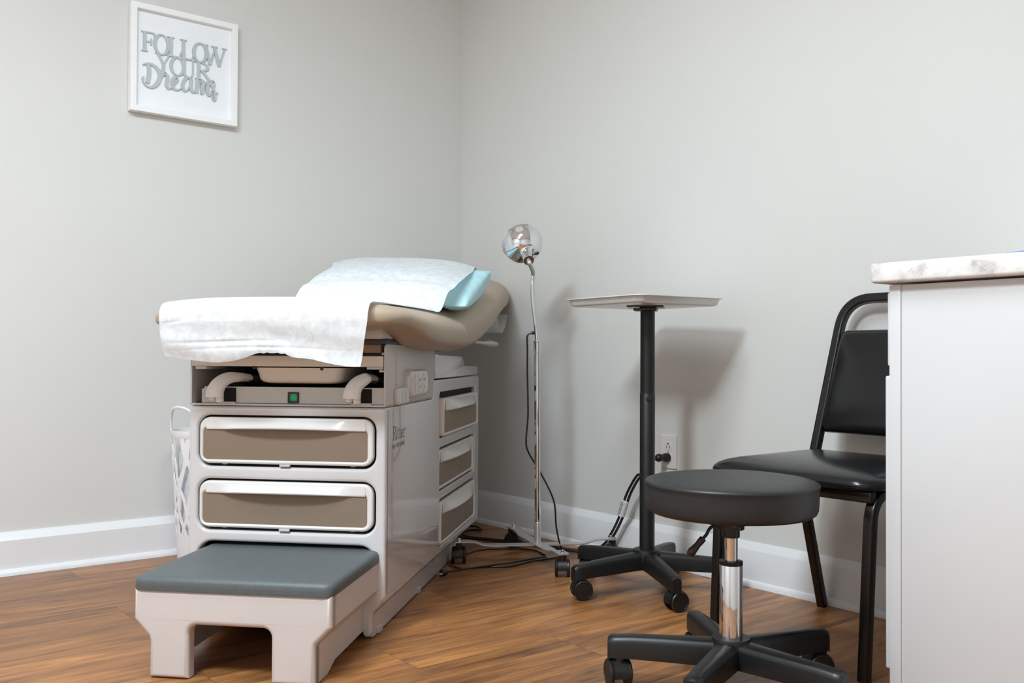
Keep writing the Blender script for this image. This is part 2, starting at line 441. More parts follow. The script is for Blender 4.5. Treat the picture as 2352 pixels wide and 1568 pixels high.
def glyph(ch):
    """serif capitals on a unit-high box: list of (points, widths); returns strokes, width"""
    T, t, s = .165, .07, .05
    def ser(x, y, w=.36): return ([(x-w/2, y), (x+w/2, y)], s)
    if ch == 'F': return [([(.22, 0), (.22, 1)], T), ([(.04, .97), (.74, .97)], .07), ([(.72, 1), (.75, .72)], [.09, .05]), ([(.25, .52), (.56, .52)], .07), ([(.56, .68), (.56, .36)], .06), ser(.22, .028)], .8
    if ch == 'L': return [([(.22, 0), (.22, 1)], T), ser(.22, .972), ([(.04, .03), (.72, .03)], .07), ([(.7, 0), (.75, .3)], [.1, .05]), ], .78
    if ch == 'O':
        pts = arc2(.47, .5, .36, .46, 0, 360, 36); ws = [T*abs(cos(2*pi*i/36))**1.1 + t*(1-abs(cos(2*pi*i/36))**1.1) for i in range(37)]
        return [(pts, ws)], .94
    if ch == 'Y': return [([(.46, .48), (.46, 0)], T), ([(.14, .98), (.46, .45)], T*.95), ([(.80, .98), (.47, .45)], t), ser(.14, .972, .34), ser(.8, .972, .28), ser(.46, .028)], .95
    if ch == 'U':
        a = [(.2, .98), (.2, .35)] + arc2(.47, .33, .27, .29, 180, 360, 14)[1:] + [(.74, .98)]
        n = len(a); ws = [T - (T-t)*min(1, max(0, (i-3)/(n-7))) for i in range(n)]
        return [(a, ws), ser(.2, .972), ser(.74, .972, .3)], .94
    if ch == 'R':
        bowl = [(.22, .965)] + [(.22+.02+.46*cos(radians(q)) if q < 90 else .24, .73+.235*sin(radians(q))) for q in range(80, -100, -12)] + [(.25, .495)]
        ws = [.07 + (T-.08)*max(0, sin(pi*i/(len(bowl)-1)))**2 for i in range(len(bowl))]
        return [([(.22, 0), (.22, 1)], T), (bowl, ws), ser(.22, .028), ser(.16, .972, .28), ([(.4, .5), (.78, .06), (.92, .02)], [T*.8, T*.9, .06])], .95
    if ch == 'W': return [([(.12, .98), (.40, .02)], T), ([(.40, .02), (.66, .98)], t), ([(.60, .98), (.88, .02)], T), ([(.88, .02), (1.16, .98)], t), ser(.12, .972, .32), ser(.62, .972, .34), ser(1.16, .972, .26)], 1.28
    return [], .5

pic = thing('picture_frame', 'white square framed sign reading FOLLOW YOUR Dreams hung on the left wall', 'framed sign', (-1.2625, LY-.002, 1.768))
def pm(u, v, d): return (u, -.0 - d, v)   # u along wall, v up, d out of wall
hw_, hh_ = .1945, .1925
MB().plate(rrect(-hw_, -hh_, hw_, hh_, .001, 1), [rrect(-hw_+.021, -hh_+.021, hw_-.021, hh_-.021, .001, 1)], .030, .0015, lambda u, v, d: pm(u, v, .032 + d), back=True).build('frame', FRAMEW, pic)
MB().box(-hw_+.01, -.014, -hh_+.01, hw_-.01, -.006, hh_-.01).build('backing_board', BOARD, pic)
def word(name, glyphs):
    mb = MB()
    for ch, x0, x1, z0, z1 in glyphs:
        st, w = glyph(ch)
        for pts, ws in st:
            kx = (x1-x0)/w; kz = (z1-z0)
            p2 = [((x0 + x*kx), (z0 + y*kz)) for x, y in pts]
            k = (abs(kx) + abs(kz))/2
            w2 = [q*k for q in ws] if isinstance(ws, (list, tuple)) else ws*k
            ribbon(mb, p2, w2, .005, lambda u, v, d: pm(u+1.2625, v-1.768, .014 + d))
    o = mb.build(name, LETTER, pic); return o
word('lettering', [('F', -1.421, -1.368, 1.794, 1.866), ('O', -1.378, -1.317, 1.791, 1.868), ('L', -1.329, -1.276, 1.794, 1.865), ('L', -1.284, -1.231, 1.794, 1.865), ('O', -1.238, -1.178, 1.792, 1.867), ('W', -1.197, -1.107, 1.791, 1.864)])
word('lettering', [('Y', -1.368, -1.310, 1.730, 1.798), ('O', -1.320, -1.261, 1.727, 1.797), ('U', -1.278, -1.222, 1.726, 1.796), ('R', -1.228, -1.160, 1.730, 1.796)])
mb = MB()
def scr(pts, w0, w1=None, thin=.0035):
    p = spline([(x, y, 0) for x, y in pts], 6); p = [(q.x, q.y) for q in p]; n = len(p)
    ws = []
    for i in range(n):   # pen: down strokes thick, up strokes thin
        a = Vector(p[max(0, i-1)]); b = Vector(p[min(n-1, i+1)]); d = (b-a); d = d / (d.length or 1)
        ws.append(thin + (w0-thin)*min(1, max(.15, -d.y*.9 + .25)))
    ribbon(mb, p, ws, .005, lambda u, v, d: pm(u+1.2625, v-1.768, .014 + d))
scr([(-1.396, 1.752), (-1.391, 1.735), (-1.391, 1.71), (-1.396, 1.682)], .013)
scr([(-1.412, 1.744), (-1.400, 1.752), (-1.382, 1.752), (-1.362, 1.740), (-1.353, 1.720), (-1.358, 1.694), (-1.372, 1.676), (-1.388, 1.669), (-1.404, 1.675), (-1.413, 1.692), (-1.409, 1.703)], .014)
scr([(-1.353, 1.707), (-1.345, 1.714), (-1.340, 1.728), (-1.345, 1.736), (-1.349, 1.731), (-1.340, 1.722), (-1.327, 1.724), (-1.326, 1.708), (-1.329, 1.688), (-1.320, 1.676), (-1.310, 1.682), (-1.303, 1.694)], .011)
scr([(-1.308, 1.690), (-1.295, 1.702), (-1.288, 1.715), (-1.294, 1.723), (-1.304, 1.715), (-1.308, 1.695), (-1.300, 1.679), (-1.288, 1.677), (-1.274, 1.688)], .012)
scr([(-1.240, 1.722), (-1.253, 1.728), (-1.266, 1.715), (-1.271, 1.692), (-1.262, 1.678), (-1.251, 1.686), (-1.242, 1.708), (-1.239, 1.726), (-1.241, 1.695), (-1.232, 1.678), (-1.222, 1.690)], .011)
scr([(-1.222, 1.690), (-1.215, 1.716), (-1.216, 1.728), (-1.218, 1.700), (-1.219, 1.678), (-1.212, 1.705), (-1.202, 1.727), (-1.196, 1.722), (-1.199, 1.695), (-1.199, 1.678), (-1.193, 1.705), (-1.182, 1.726), (-1.177, 1.718), (-1.181, 1.692), (-1.172, 1.677), (-1.160, 1.690)], .0115)
scr([(-1.172, 1.679), (-1.160, 1.700), (-1.152, 1.722), (-1.158, 1.735), (-1.168, 1.724), (-1.158, 1.708), (-1.152, 1.690), (-1.150, 1.672), (-1.156, 1.662), (-1.161, 1.668), (-1.152, 1.682), (-1.140, 1.694)], .009)
mb.build('lettering', LETTER, pic)

# ------------------------------------------------------------------ wall outlet and table power cord
out = thing('wall_outlet', 'white duplex outlet on the right wall with a black plug in its lower socket', 'outlet', (RX, -1.2275, .392))
om = lambda u, v, d: (-d, -u, v)     # u to the viewer's right
MB().plate(rrect(-.035, -.0575, .035, .0575, .003, 2), [], .006, .003, lambda u, v, d: om(u, v, .007 + d)).build('cover_plate', OUTW, out)
for zc in (.0195, -.0195):
    m2 = MB(); oval = [(x, max(-.0135, min(.0135, y))) for x, y in arc2(0, 0, .017, .0172, 0, 354, 29)]
    m2.plate([(x, zc+y) for x, y in oval], [], .003, .0008, lambda u, v, d: om(u, v, .0085 + d))
    rc = m2.build('receptacle', OUTW, out)
    m3 = MB()
    for x0, w in ((-.0065, .0025), (.0065, .0028)): m3.add([om(x0-w/2, zc-.008, .0088), om(x0+w/2, zc-.008, .0088), om(x0+w/2, zc+.002, .0088), om(x0-w/2, zc+.002, .0088)], [(0, 1, 2, 3)])
    g = arc2(0, zc+.0085, .003, .0032, 0, 350, 14); m3.add([om(x, y, .0088) for x, y in g], [list(range(len(g)))])
    m3.build('slot', DARK, rc)
MB().lathe([(0, .0085), (.003, .0082), (.0034, .0075)], 14, Matrix.Rotation(-pi/2, 4, 'Y')).build('screw', STEEL, out)

pc = thing('power_cord', 'thick black power cord hanging from the wall outlet with a white tag on it', 'power cord', (0, 0, 0))
P0 = Vector((RX-.0085, -1.2275, .3725))
pd = Vector((-1, .12, .02)).normalized()
m2 = MB().lathe([(0, 0), (.0155, 0), (.0155, .014), (.012, .022), (.011, .028), (.0135, .034), (.0145, .042), (.011, .050), (.004, .054), (0, .054)], 20, AX(P0 + Vector((-.0005,0,0)), pd))
m2.build('plug', BLACK, pc, recalc=True)
e0 = P0 + pd*.053
cpath = [e0, (-.085, -1.200, .350), (-.080, -1.165, .310), (-.072, -1.132, .279), (-.066, -1.094, .226), (-.062, -1.056, .145), (-.060, -1.013, .080), (-.062, -.975, .036), (-.080, -.93, .010), (-.12, -.85, .008), (-.142, -.74, .008), (-.168, -.650, .007), (-.222, -.531, .007), (-.268, -.440, .007), (-.258, -.358, .007), (-.200, -.323, .010), (-.172, -.362, .016), (-.150, -.335, .012), (-.121, -.270, .009), (-.147, -.228, .008), (-.205, -.225, .008), (-.26, -.27, .007)]
MB().tube(spline(cpath, 8), .0048, 10).build('cable', BLACK, pc)
c2 = [(Vector(p) + Vector((-.006, .012, .0))) if 1 < i < 8 else None for i, p in enumerate(cpath)]
MB().tube(spline([(-.082, -1.168, .312)] + [tuple(p) for p in c2 if p] + [(-.098, -.915, .008), (-.135, -.84, .007), (-.17, -.72, .007), (-.21, -.60, .007), (-.258, -.50, .007), (-.295, -.43, .007), (-.285, -.335, .007), (-.215, -.285, .008)], 8), .0045, 10).build('cable', BLACK, pc)
tg = MB(); d = Vector((.006, .055, -.125)).normalized(); nn = Vector((-.62, -.78, 0)); sd = d.cross(nn).normalized()
tc0 = Vector((-.072, -1.070, .183)) + nn*.010
q = [tc0 - d*.029 - sd*.008, tc0 + d*.029 - sd*.008, tc0 + d*.026 + sd*.020, tc0 - d*.028 + sd*.020]
tg.add([*q, *[p - nn*.0008 for p in q]], [(0, 1, 2, 3), (7, 6, 5, 4), (0, 3, 7, 4), (1, 5, 6, 2), (3, 2, 6, 7), (0, 4, 5, 1)])
tg.tube([tc0 - d*.029 - nn*.009, tc0 + d*.029 - nn*.009], .011, 14)
tg.cur = 1
for i in range(9):
    s0 = -.024 + i*.0056
    p = tc0 + d*s0 + nn*.0013
    tg.add([p - sd*.006, p + sd*.012, p + sd*.012 + d*.0016, p - sd*.006 + d*.0016], [(0, 1, 2, 3)])
p = tc0 + nn*.0013
tg.add([p - d*.026 + sd*.0135, p + d*.026 + sd*.0135, p + d*.026 + sd*.0145, p - d*.026 + sd*.0145], [(0, 1, 2, 3)])
tag(tg.build('tag', [TAGP, TAGI], pc, recalc=False), 'white printed warning tag')

# ------------------------------------------------------------------ exam table
TZ = -radians(47.128)
T0 = (-1.222, -1.368, 0)
tb = thing('exam_table', 'beige medical exam table with drawers and taupe padded top standing in the corner', 'exam table', T0, TZ)
fm = lambda u, v, d: (u, -d, v)      # front face: u=a, v=z, d outward (toward viewer)
sm = lambda u, v, d: (d, u, v)       # right side: u=b, v=z, d outward
AL, AR = -.530, 0.0
# --- body
mb = MB()
cr = .042
def arcp(cx, cy, r, a0, a1, n=5): return arc2(cx, cy, r, r, a0, a1, n)
post = []
outer = [(AL+.006, .586), (AR-.006, .586), (AR, .580), (AR, .112), (AR-.003, .100), (AR-.030, .070), (AR-.035, .058), (AR-.035, .020)] \
    + arcp(AR-.047, .018, .012, 0, -180, 6) + [(AR-.066, .030), (AR-.070, .050), (AR-.069, .075), (AR-.060, .095), (AR-.034, .118), (AR-.026, .135)] \
    + arcp(AR-.026-cr, .236-cr, cr, 0, 90, 6) + arcp(AL+.026+cr, .236-cr, cr, 90, 180, 6) \
    + [(AL+.026, .135), (AL+.034, .118), (AL+.060, .095), (AL+.069, .075), (AL+.070, .050), (AL+.066, .030)] + arcp(AL+.047, .018, .012, 0, -180, 6)\
    + [(AL+.035, .020), (AL+.035, .058), (AL+.030, .070), (AL+.003, .100), (AL, .112), (AL, .580)]
D1 = (-.505, .430, -.0265, .562); D2 = (-.505, .265, -.0265, .3975)
holes = [rrect(*D1, .034, 6), rrect(*D2, .034, 6)]
mb.plate(outer, holes, .024, .0085, fm, 4)
# right side panel
so = [(.0085, .097), (.0085, .586), (.515, .586), (.535, .643), (1.275, .643), (1.281, .636), (1.281, .10), (1.27, .090), (1.25, .087)]
SD = [(.607, .458, 1.205, .602), (.607, .288, 1.195, .426), (.607, .113, 1.195, .262)]
mb.plate(so, [rrect(*h, .016, 4) for h in SD], .014, .005, lambda u, v, d: sm(u, v, d + AR), 3)
# left side, top, back
mb.box(AL, .012, .09, AL+.012, 1.281, .586); mb.box(AL+.002, .03, .575, AR-.05, .53, .586)
mb.box(AL, .52, .612, AR-.030, 1.27, .6425); mb.box(AL, 1.262, .09, AR-.012, 1.281, .643)
# chamfered skirt and plinth
sk = [(AR, .098), (AR-.030, .070), (AR-.035, .058), (AR-.035, .004), (AR-.05, .004), (AR-.05, .098)]
mb.loft([[(a, b, z) for a, z in sk] for b in (.02, 1.06)])
mb.loft([[(AL - (a - AR), b, z) for a, z in sk[::-1]] for b in (.02, 1.06)])
mb.loft([[(a, b, z) for a, z in [(AR, .098), (AR-.03, .072), (AR-.05, .072), (AR-.05, .098)]] for b in (1.06, 1.27)])
mb.box(AL+.035, 1.045, .004, AR-.035, 1.06, .098)
for b in (.06, .47): mb.box(AR-.036, b, .002, AR-.030, b+.03, .016)
mb.build('body', BODY, tb)
MB().box(AL+.014, .0245, .24, AR-.016, .036, .575).box(AR-.026, .595, .095, AR-.0145, 1.25, .62).box(AL+.03, .60, .02, AR-.055, .62, .24).box(AL+.045, .06, .236, AR-.06, .60, .25).box(AL+.02, .06, .03, AL+.03, .6, .24).build('gap_shade_lining', DARK, tb)  # added dark sheets paint the shade behind drawer gaps and step slot

def drawer(name, rect, mp, off, top, tw, bulge, lat=True, rad=.028):
    """framed drawer front with taupe panel and a bulging pull along its top edge"""
    u0, v0, u1, v1 = rect
    m_ = MB(); pu0, pu1, pv0, pv1 = u0+.010, u1-.016, v0+.011, v1-top
    M2 = lambda u, v, d: mp(u, v, d + off)
    m_.plate(rrect(u0, v0, u1, v1, rad, 6), [rrect(pu0, pv0, pu1, pv1+.002, .012, 4)], .016, .006, M2, 3)
    if lat:
        for uu in (u0+.055, u1-.065): m_.box(0, 0, 0, 1, 1, 1, M=Matrix([[*(Vector(M2(uu+.012, 0, 0))-Vector(M2(uu, 0, 0)))], [0]*3, [0]*3]).to_4x4() if False else Matrix.Translation(Vector(M2(uu, v0-.004, -.02))) @ Matrix.Scale(.012, 4))
    dr = m_.build('drawer', FACE, tb)
    MB().plate(rrect(pu0-.001, pv0-.001, pu1+.001, pv1+.004, .011, 4), [], .002, 0, lambda u, v, d: M2(u, v, d-.0035)).build('panel', TAN, dr)
    h = MB(); n = 28; rows = []
    a0, a1 = u0+.02, u1-.02
    for i in range(n+1):
        t = i/n; u = a0 + (a1-a0)*t
        s_ = max(0, 1 - abs((t-.5)/.40)**2.4) if abs(t-.5) < .40 else 0
        p = bulge * s_**.8
        zl = pv1 + .0035*s_ if bulge > .024 or True else pv1
        rows.append([M2(u, v1-.007, .0005), M2(u, v1-.012, .0008 + p*.30), M2(u, v1-.020, .0008 + p*.66), M2(u, (v1-.020+zl)/2-.001, .001 + p*.92), M2(u, zl+.002, .001 + p), M2(u, zl-.001, p*.97), M2(u, zl, p*.88), M2(u, zl+.006, -.003)])
    h.loft(rows, closed=False); h.build('handle', FACE, dr)
    return dr
r1 = (D1[0]+.005, D1[1]+.007, D1[2]-.006, D1[3]-.005); r2 = (D2[0]+.005, D2[1]+.007, D2[2]-.006, D2[3]-.005)
drawer('front', r1, fm, .001, .030, 0, .024); drawer('front', r2, fm, .001, .030, 0, .026)
for (h, o_) in zip(SD, (.013, -.003, .005)):
    drawer('side', (h[0]+.006, h[1]+.004, h[2]-.006, h[3]-.008 - (.010 if o_ == .013 else 0)), sm, o_, .040, 0, .026, lat=False, rad=.014)
# label clips under front drawers
for r in (r1, r2):
    MB().box((r[0]+r[2])/2-.014, -.004, r[1]-.005, (r[0]+r[2])/2+.014, .004, r[1]+.001, .0015).build('latch', GREYP, tb)
# --- sheet metal housing of the upper bay
mb = MB()
hp = [(0, .588), (.515, .588), (.533, .655), (.541, .690), (.541, .742), (.012, .748), (.004, .744), (0, .736)]
mb.prism(hp, AR-.006, AR-.001, lambda u, v, d: (d, u, v), .001)
mb.prism(hp, AL+.003, AL+.008, lambda u, v, d: (d, u, v), .001)
mb.box(AL+.003, .0, .5875, AR-.001, .50, .5925, .001)
mb.build('housing', BODYM, tb)
MB().box(AL+.008, .44, .592, AR-.006, .46, .74).box(AL+.008, .02, .592, AR-.006, .44, .594).box(AL+.02, .3, .60, AR-.02, .44, .688).build('bay_back', DARK, tb)  # bay interior shade put into near-black surfaces
# ridge, outlet and small cover on the housing's side
MB().plate(rrect(.094, .640, .108, .722, .006, 4), [], .004, .003, lambda u, v, d: sm(u, v, d+.003)).build('side_rib', BODYM, tb)
ob = MB().plate(rrect(.178, .602, .375, .682, .028, 6), [], .022, .014, lambda u, v, d: sm(u, v, d+.021), 4).build('outlet_box', BODY, tb)
for bc in (.262, .312):
    e = [(bc + x, .642 + y) for x, y in arc2(0, 0, .019, .026, 0, 350, 27)]
    q = MB().plate(e, [], .002, .001, lambda u, v, d: sm(u, v, d+.0225)).build('receptacle', IVORY, ob)
    m3 = MB()
    for du, dv in ((-.006, .010), (.006, .010), (0, -.010)): m3.add([(.0231, bc+du-.0015, .642+dv-.004), (.0231, bc+du+.0015, .642+dv-.004), (.0231, bc+du+.0015, .642+dv+.003), (.0231, bc+du-.0015, .642+dv+.003)], [(0, 1, 2, 3)])
    m3.build('slot', DARK, q)
MB().plate(rrect(.078, .589, .182, .634, .009, 4), [], .013, .006, lambda u, v, d: sm(u, v, d+.013), 4).build('side_cover', BODY, tb)
# rear cover of the base
rc = [(.548, .647), (1.255, .647), (1.272, .650), (1.276, .664), (1.268, .676), (1.25, .679), (1.02, .682), (1.004, .688), (.992, .704), (.972, .714), (.95, .716), (.60, .721), (.56, .725), (.548, .722)]
MB().prism(rc, AL+.004, AR-.002, lambda u, v, d: (d, u, v), .0015).build('rear_cover', BODY, tb)
# logo
lg = MB()
def lmap(u, v, d): return sm(u, v, .0006 + d*.0)
def lstroke(pts, w): ribbon(lg, pts, w, .0, lambda u, v, d: (.0004 + d*.2, u, v))
def ltr(ch, x, w, y0, h):
    k = .34*.010
    X = lambda t: x + t*w
    Y = lambda t: y0 + t*h
    th, tn = .0030, .0013
    A = {'R': [([(.2, 0), (.2, 1)], th), ([(.0, .98), (.5, .98), (.85, .9), (.9, .75), (.8, .58), (.4, .52)], tn*1.3), ([(.5, .52), (.85, .05), (1.05, .02)], th*.8), ([(-.02, .015), (.42, .015)], tn), ([(.82, .85), (.84, .65)], th*.8)],
         'i': [([(.5, 0), (.5, .62)], th*.9), ([(.1, .01), (.9, .01)], tn), ([(.2, .6), (.5, .6)], tn), ([(.5, .80), (.5, .88)], th)],
         't': [([(.45, .06), (.45, .82)], th*.9), ([(.05, .62), (.95, .62)], tn), ([(.45, .05), (.8, .02), (1, .10)], tn*1.2)],
         'e': [([(.1, .34), (.9, .36), (.8, .56), (.5, .63), (.2, .5), (.1, .3), (.25, .08), (.55, .0), (.9, .12)], tn*1.4), ([(.14, .46), (.14, .16)], th*.8)],
         'r': [([(.3, 0), (.3, .62)], th*.9), ([(.0, .01), (.65, .01)], tn), ([(.0, .6), (.3, .6)], tn), ([(.3, .48), (.6, .62), (.95, .6)], tn*1.5)]}[ch]
    for pts, ww in A: lstroke([(X(a), Y(b)) for a, b in pts], ww)
for ch, x, w in (('R', .066, .028), ('i', .095, .012), ('t', .108, .016), ('t', .126, .016), ('e', .144, .022), ('r', .168, .022)): ltr(ch, x, w, .4985, .036)
lstroke([(.1915, .522), (.1945, .522)], .003)
def sans(ch, x, w, y0, h, th=.0016):
    A = {'M': [[(0, 0), (0, 1), (.5, .3), (1, 1), (1, 0)]], 'I': [[(.5, 0), (.5, 1)]], 'D': [[(0, 0), (0, 1), (.5, .97), (1, .5), (.5, .03), (0, 0)]], 'A': [[(0, 0), (.5, 1), (1, 0)], [(.2, .35), (.8, .35)]], 'R': [[(0, 0), (0, 1), (.7, .97), (.95, .75), (.7, .5), (0, .5)], [(.5, .5), (1, 0)]], 'K': [[(0, 0), (0, 1)], [(1, 1), (.1, .45)], [(.3, .6), (1, 0)]], 'b': [[(0, 1.1), (0, 0), (.6, 0), (.9, .35), (.6, .68), (0, .6)]], 'y': [[(0, .65), (.5, 0)], [(1, .65), (.3, -.35)]]}[ch]
    for pl in A: lstroke([(x + a*w, y0 + b*h) for a, b in pl], th)
x = .0665
for ch, w, g in (('b', .006, .003), ('y', .007, .007), ('M', .013, .004), ('I', .003, .004), ('D', .011, .003), ('M', .013, .003), ('A', .012, .003), ('R', .010, .003), ('K', .010, .003)):
    sans(ch, x, w, .478, .0105); x += w + g
tag(lg.build('logo', LETTERD, tb), 'grey printed Ritter by MIDMARK lettering')
# --- under-top structure
MB().box(AL+.006, .0, .689, AR-.008, .42, .717, .002).build('top_rail', CREAM, tb)
for q in ((AL+.02, -.006, .681, AL+.05, .1, .689), (AR-.05, -.003, .683, AR-.008, .1, .689), (AR-.020, .004, .676, AR-.002, .3, .682), (AR-.014, .006, .72, AR-.002, .3, .726)): MB().box(*q, .001).build('rail_bracket', BODYM, tb)
MB().box(AL+.02, .02, .725, AR-.02, .5, .747, .002).build('support_board', BROWN, tb)
MB().box(AL+.01, .04, .717, AR-.012, .5, .726).box(AL+.005, .0, .747, AR+.0, .55, .760, .003).build('gap_shade_strip', DGREY, tb)  # dark strips painted as shade in the gaps around the board
MB().box(AL-.0, -.02, .760, AR-.004, .52, .789, .005).build('cushion_base', GREYP, tb)
# pan
mb = MB(); rings = []
for z, i, r in ((.686, -.004, .022), (.672, 0, .024), (.656, .003, .026), (.649, .008, .028), (.6455, .016, .03), (.645, .03, .03)):
    rings.append([(x, y, z) for x, y in rrect(-.350+i, .005+i, -.118-i, .30-i, r, 5)])
mb.loft(rings, cap0=False); mb.build('pan', PANW, tb, recalc=True)
for q in ((-.352, .0, .686), (-.170, .0, .684)): MB().lathe([(0, .0), (.0045, 0), (.0045, -.006), (0, -.006)], 12, Matrix.Translation(q) @ Matrix.Rotation(pi/2, 4, 'X')).build('screw', BLACK, tb)
# control panel with slots and lit switch
MB().plate([(AL+.030, .5935), (AR-.007, .5935), (AR-.007, .636), (AL+.038, .636), (AL+.036, .631), (AL+.030, .630)], [rrect(-.452, .597, -.405, .633, .001, 1), rrect(-.094, .597, -.040, .633, .001, 1)], .006, .0008, lambda u, v, d: fm(u, v, d - .010)).build('control_panel', GREYP, tb)
MB().box(AL+.03, .016, .594, AR-.01, .024, .636).build('slot_backing', DARK, tb)  # dark sheet painting the shade seen through the slots
sw = MB().plate(rrect(-.263, .595, -.2335, .6235, .002, 2), [rrect(-.2585, .5995, -.238, .619, .001, 1)], .004, .001, lambda u, v, d: fm(u, v, d - .006)).build('power_switch', BLACK, tb)
MB().plate(rrect(-.2585, .5995, -.238, .619, .001, 1), [], .004, .0, lambda u, v, d: fm(u, v, d - .0075)).build('rocker', SWITCH, sw)
# stirrup ends
for k, a0 in enumerate((-.4435, -.0785)):
    kx = .9 if k == 0 else .52
    arm = [(a0+.120*kx, .20, .650), (a0+.085*kx, .10, .654), (a0+.050*kx, .03, .657)]
    pts = [(a0+.062*kx, .055, .657), (a0+.048*kx, .022, .660), (a0+.026, -.006, .659), (a0+.010, -.020, .647), (a0, -.027, .628), (a0-.002, -.029, .609)]
    P = spline(pts, 7); n = len(P); rings = [None]*n; side = Vector((1, 0, 0))
    for i in range(n-1, -1, -1):
        t = i/(n-1); tg_ = (P[min(n-1, i+1)]-P[max(0, i-1)]).normalized()
        side = (side - tg_*side.dot(tg_)).normalized(); up = tg_.cross(side).normalized()
        w = .010 + .013*min(1, max(0, (t-.15)/.7))**.9; h_ = .010 + .005*t
        rings[i] = [P[i] + side*(w*abs(cos(q))**.75*(1 if cos(q) > 0 else -1)) + up*(h_*abs(sin(q))**.75*(1 if sin(q) > 0 else -1)) for q in [2*pi*(j+.5)/20 for j in range(20)]]
    st = MB().loft(rings).build('stirrup', FACE, tb, recalc=True)
    MB().tube(spline(arm, 6), .009, 12).build('stirrup_arm', DGREY, tb)  # arm coloured dark for the shadow it sits in
    e_ = Vector(pts[-1])
    MB().tube([e_ + Vector((-.007, .004, .004)), e_ + Vector((-.008, .006, -.006))], .009, 12).build('stirrup_tip', FACE, st)
    MB().tube([e_ + Vector((.012, .004, .004)), e_ + Vector((.012, .006, -.010))], .010, 12).build('stirrup_tip', FACE, st)
for x0, x1 in ((-.450, -.404), (-.092, -.040)): MB().box(x0, .0, .5925, x1, .02, .597).build('slot_guide', GREYP, tb)
# --- upholstery
AC = -.264
seat_top = [(-.155, .855), (.1, .861), (.4, .868), (.6, .868), (.76, .862)]
seat_bot = [(-.155, .784), (-.02, .781), (.06, .764), (.15, .745), (.30, .733), (.6, .731), (.76, .735)]
seat_hw = [(-.155, .302), (-.05, .326), (.15, .350), (.5, .350), (.76, .346)]
back_top = [(.48, .862), (.60, .880), (.80, .918), (1.0, .958), (1.25, 1.008), (1.45, 1.045), (1.70, 1.072)]
back_bot = [(.48, .740), (.60, .728), (.82, .742), (1.12, .802), (1.31, .860), (1.45, .892), (1.56, .912), (1.70, .935)]
back_hw = [(.48, .335), (.70, .346), (1.1, .350), (1.4, .347), (1.70, .338)]
def endf(b, b0, b1, l0, l1, p=2.4):
    e = 1
    if b < b0 + l0: e = (max(0, 1 - ((b0 + l0 - b)/l0)**p))**(1/p)
    if b > b1 - l1: e = min(e, (max(0, 1 - ((b - b1 + l1)/l1)**p))**(1/p))
    return e
def cushion(b0, b1, l0, l1, top, bot, hw, wl0, wl1, nx=3.0, seg=56, droop=0):
    rings = []
    st = [b0 + (b1-b0)*(.5 - .5*cos(pi*i/70)) for i in range(71)]
    st[0] = b0 + .0004; st[-1] = b1 - .0004
    for b in st:
        e = endf(b, b0, b1, l0, l1); ew = endf(b, b0, b1, wl0, wl1, 2.2)
        zt, zb, w = lerpc(b, top), lerpc(b, bot), lerpc(b, hw)
        zm = zb + (zt-zb)*.38; w2 = w*(.72 + .28*ew) - (1-e)*.03
        ring = []
        for j in range(seg):
            q = 2*pi*j/seg; c, s_ = cos(q), sin(q)
            xe = nx if s_ > 0 else 5.5
            x = AC + w2*(abs(c)**(2/xe))*(1 if c > 0 else -1)
            hh = (zt - zm) if s_ > 0 else (zm - zb)
            z = zm + hh*e*(abs(s_)**(2/(nx*.8 if s_ > 0 else 4.0)))*(1 if s_ > 0 else -1)
            ring.append((x, b, z))
        rings.append(ring)
    return MB().loft(rings)
def surf(b, a, b0, b1, l0, l1, top, bot, hw, nx=3.0):
    if b <= b0 or b >= b1: return -1
    e = endf(b, b0, b1, l0, l1); zt, zb, w = lerpc(b, top), lerpc(b, bot), lerpc(b, hw)
    zm = zb + (zt-zb)*.38; c = min(1, abs(a-AC)/w)
    q = c**(nx/2); s_ = sqrt(max(0, 1-q*q))
    return zm + (zt-zm)*e*s_**(2/(nx*.8))
SEAT = (-.155, .76, .055, .22, seat_top, seat_bot, seat_hw)
BACK = (.48, 1.665, .16, .17, back_top, back_bot, back_hw)
cushion(*SEAT, .11, .10).build('seat_cushion', CUSH, tb, smooth=60, recalc=True)
cushion(*BACK, .10, .16).build('backrest_cushion', CUSH, tb, smooth=60, recalc=True)
# release lever under the head end
mb = MB(); rings = []
for t, w, h_ in ((0, .008, .006), (.35, .008, .006), (.5, .016, .009), (.65, .022, .013), (.85, .021, .011), (.96, .013, .006), (1, .004, .002)):
    b = 1.00 + .42*t; c = Vector((.035 + .010*t, b, .768 - .004*t))
    rings.append([c + Vector((w*cos(q), 0, h_*sin(q))) for q in [2*pi*j/14 for j in range(14)]])
mb.loft(rings).build('release_lever', GREYP, tb, recalc=True)
# --- pull-out step
st = MB(); SB = -.346; SE = .40
SL, SR = -.478, -.018
so = [(SL, .197), (SR, .197), (SR, .130), (SR-.004, .124), (SR-.034, .093), (SR-.038, .084), (SR-.038, .002)] + [(-.156, .002), (-.156, .100)] + arcp(-.176, .101, .020, 0, 90, 5) + arcp(-.328, .101, .020, 90, 180, 5) + [(-.348, .100), (-.348, .002)] + [(SL+.038, .002), (SL+.038, .084), (SL+.034, .093), (SL+.004, .124), (SL, .130)]
st.plate(so, [], .03, .011, lambda u, v, d: (u, SB - d, v), 4)
